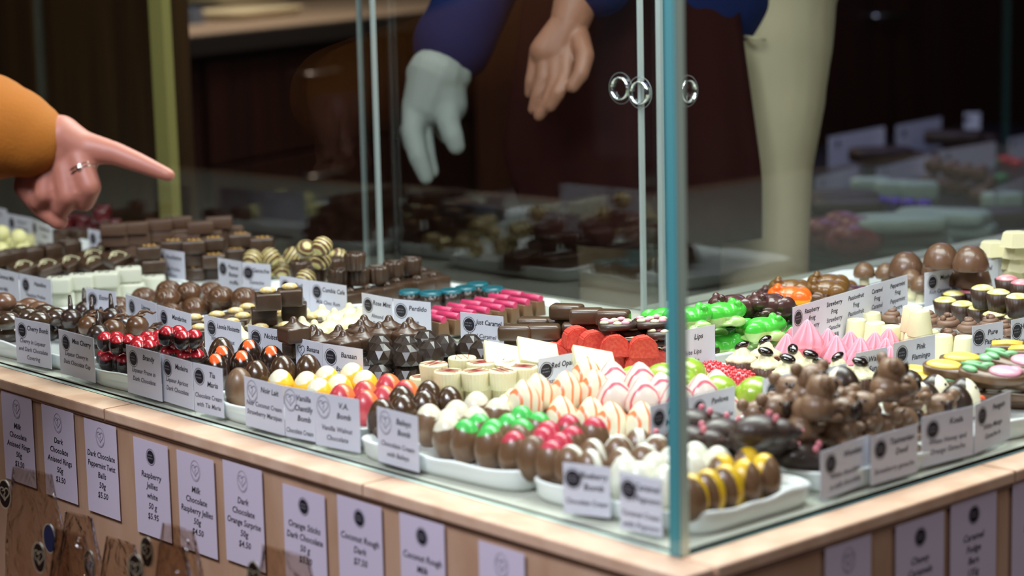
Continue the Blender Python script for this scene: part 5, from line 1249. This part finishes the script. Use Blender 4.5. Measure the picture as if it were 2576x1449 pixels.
for i, (x0, y0, x1, y1, hp) in enumerate([(2084, 345, 2225, 318, 78), (2255, 316, 2368, 294, 80), (2205, 424, 2342, 388, 50), (2362, 380, 2505, 356, 66), (2426, 284, 2466, 283, 58), (2052, 448, 2158, 418, 62), (2538, 348, 2600, 336, 60), (2500, 478, 2580, 446, 60)]):  # cards added in place of those reflected in the back glass
    Z_ = (at(x0, y0 + hp, IZ) - CAM).dot(FWD); hh = hp * Z_ / F; a = at(x0, y0, IZ + hh); b = at(x1, y1, IZ + hh); W_ = (b - a).length
    r = root('place_card', (a.x, a.y, DECK + IZ), atan2(b.y - a.y, b.x - a.x)); ob('paper', box_mesh('paper', M_PAPER, 0, W_, -.0004, .0004, 0, hh), r)
    V, Fs, MI = [], [], []
    disk(V, Fs, MI, W_ * .16, hh * .72, hh * .13, -.0008, 0); ob('logo', raw('logo', V, Fs, MI, [M_INK2]), r)
    tag(r, f'blurred place card standing in for a reflection, {ordinal(i)} in order away from the trousers', 'label', 'blurred cards standing in for reflections')
mm = {}
def kind_i(k, m_, w_, d_, h_):
    key = (k, m_.name, w_, d_, h_)
    if key not in mm:
        bm = bmesh.new()
        if k == 'slab': a_lathe(bm, [(0, 0), (.95, 0), (1, .1), (1, .85), (.93, 1), (0, 1)], 40, fn=lambda r, z, t: (r * (abs(cos(t)) ** 5 + abs(sin(t)) ** 5) ** (-.2) * (1 + .04 * sin(7 * t)), z, t), mtx=T((0, 0, 0), (0, 0, 0), (w_ / 2, d_ / 2, h_)))
        elif k == 'lump':
            for c, r in (((0, 0, .42), (.5, .45, .42)), ((.15, .1, .75), (.3, .3, .25)), ((-.2, -.1, .6), (.28, .3, .28))): a_ell(bm, c, r, 12)
            bmesh.ops.transform(bm, matrix=T((0, 0, 0), (0, 0, 0), (w_, d_, h_)), verts=bm.verts)
        elif k == 'cup': a_lathe(bm, [(0, 0), (.42, 0), (.5, .75), (.42, .9), (.2, 1), (0, 1)], 24, mtx=T((0, 0, 0), (0, 0, 0), (w_, d_, h_)))
        mm[key] = mesh_from(bm, k, m_)
    return mm[key]
def add_i(name, k, m_, lst, w_, d_, h_, lab, cat, grp):  # sweets added in place of those reflected in the back glass
    for i, t in enumerate(lst):
        px, py, lev = t[:3]; p = ati(px, py, lev * h_ + h_ * .5); p.z = DECK + IZ + lev * h_
        put_i(name, kind_i(k, m_, w_, d_, h_), p, A0 + radians(t[3] if len(t) > 3 else random.uniform(-20, 20)), lab + (f', {ordinal(i)} from left' if len(lst) > 1 else ''), cat, grp)
add_i('standin_fudge_block', 'slab', PALE, [(2275, 612, 0, 5), (2262, 585, 1, 0), (2258, 560, 2, 6)], .15, .10, .022, 'pale green fudge slab in the stack, standing in for a reflection', 'fudge', 'pale fudge stack standing in for reflections')
add_i('standin_fudge_block', 'slab', PALE, [(2385, 575, 0, -20), (2372, 545, 1, -26)], .16, .09, .022, 'pale fudge slab lying tilted, standing in for a reflection', 'fudge', 'tilted pale slabs standing in for reflections')
add_i('standin_fudge_block', 'slab', PALE, [(2520, 508, 0, 8), (2190, 470, 0, 4), (2250, 478, 0, 0), (2310, 480, 0, 0)], .075, .05, .035, 'small grey green fudge block standing in for a reflection', 'fudge', 'small fudge blocks standing in for reflections')
add_i('standin_violet_praline', 'cup', PUR, [(2190, 503, 0), (2215, 506, 0), (2250, 509, 0), (2285, 512, 0), (2325, 514, 0), (2130, 450, 0), (2182, 462, 0)], .034, .034, .018, 'violet wrapped praline standing in for a reflection', 'chocolate', 'violet pralines standing in for reflections')
add_i('standin_brown_cluster', 'lump', BRN, [(2350, 415, 1), (2392, 425, 1), (2425, 432, 1), (2462, 436, 1), (2340, 455, 0), (2375, 462, 0), (2410, 470, 0), (2445, 475, 0), (2480, 462, 0), (2465, 492, 0)], .042, .036, .036, 'heaped brown nut cluster standing in for a reflection', 'chocolate', 'brown clusters standing in for reflections')
add_i('standin_dark_block', 'slab', DRK, [(2215, 388, 1, 8), (2245, 396, 0, 0), (2400, 345, 1, -10), (2440, 352, 0, -6), (2120, 500, 0, 5), (2130, 520, 0, 0), (2500, 545, 0, 0)], .13, .08, .028, 'stacked dark chocolate slab standing in for a reflection', 'chocolate', 'dark slabs standing in for reflections')
add_i('standin_red_egg', 'lump', REDF, [(2095, 585, 0, 0), (2150, 600, 0, 40)], .11, .1, .07, 'large dark red foil sweet standing in for a reflection', 'chocolate', 'red foil sweets standing in for reflections')
add_i('standin_red_praline', 'cup', mat('bright red foil', '#b3202a', .4), [(2530, 402, 0), (2555, 410, 0)], .035, .03, .018, 'small red praline standing in for a reflection', 'chocolate', 'red pralines standing in for reflections')
add_i('standin_green_praline', 'cup', GRNF, [(2475, 402, 0), (2500, 408, 0), (2520, 446, 0)], .03, .03, .016, 'small green praline standing in for a reflection', 'chocolate', 'green pralines standing in for reflections')
add_i('yellow_flower_sweet', 'cup', mat('yellow sugar', '#c9a01c', .5), [(1780, 455, 0), (1792, 462, 0), (1812, 463, 0), (1822, 452, 0), (1750, 448, 0), (1765, 470, 0), (1872, 440, 0), (1850, 474, 0), (1835, 470, 0)], .013, .013, .01, 'tiny yellow sugar sweet seen beside the apron', 'sweet', 'tiny yellow sweets beside the apron')
# tall cabinet behind the stand-in counter
tc_ = dep(2260, 36, 6.05)
cb = root('tall_cabinet', (tc_.x - .9, tc_.y + .03, 0)); tag(cb, 'tall dark cabinet with a horizontal steel handle at the back wall', 'cabinet')
ob('cabinet_body', box_mesh('cabinet_body', M_DARKW2, 0, 2.2, .02, .6, 0, 2.2), cb)
for k in range(2):
    dr = ob('door', box_mesh('cabinet_door', M_DARKW2, .01 + k * 1.1, 1.09 + k * 1.1, 0, .02, .05, 2.15, .002), cb)
    bm = bmesh.new(); xx = .84 if k == 0 else 1.9
    a_tube(bm, [(xx - .03, 0, tc_.z), (xx - .03, -.03, tc_.z), (xx + .09, -.03, tc_.z), (xx + .09, 0, tc_.z)], .0055, 8)
    ob('handle', mesh_from(bm, 'cabinet_handle', M_CHROME), dr)
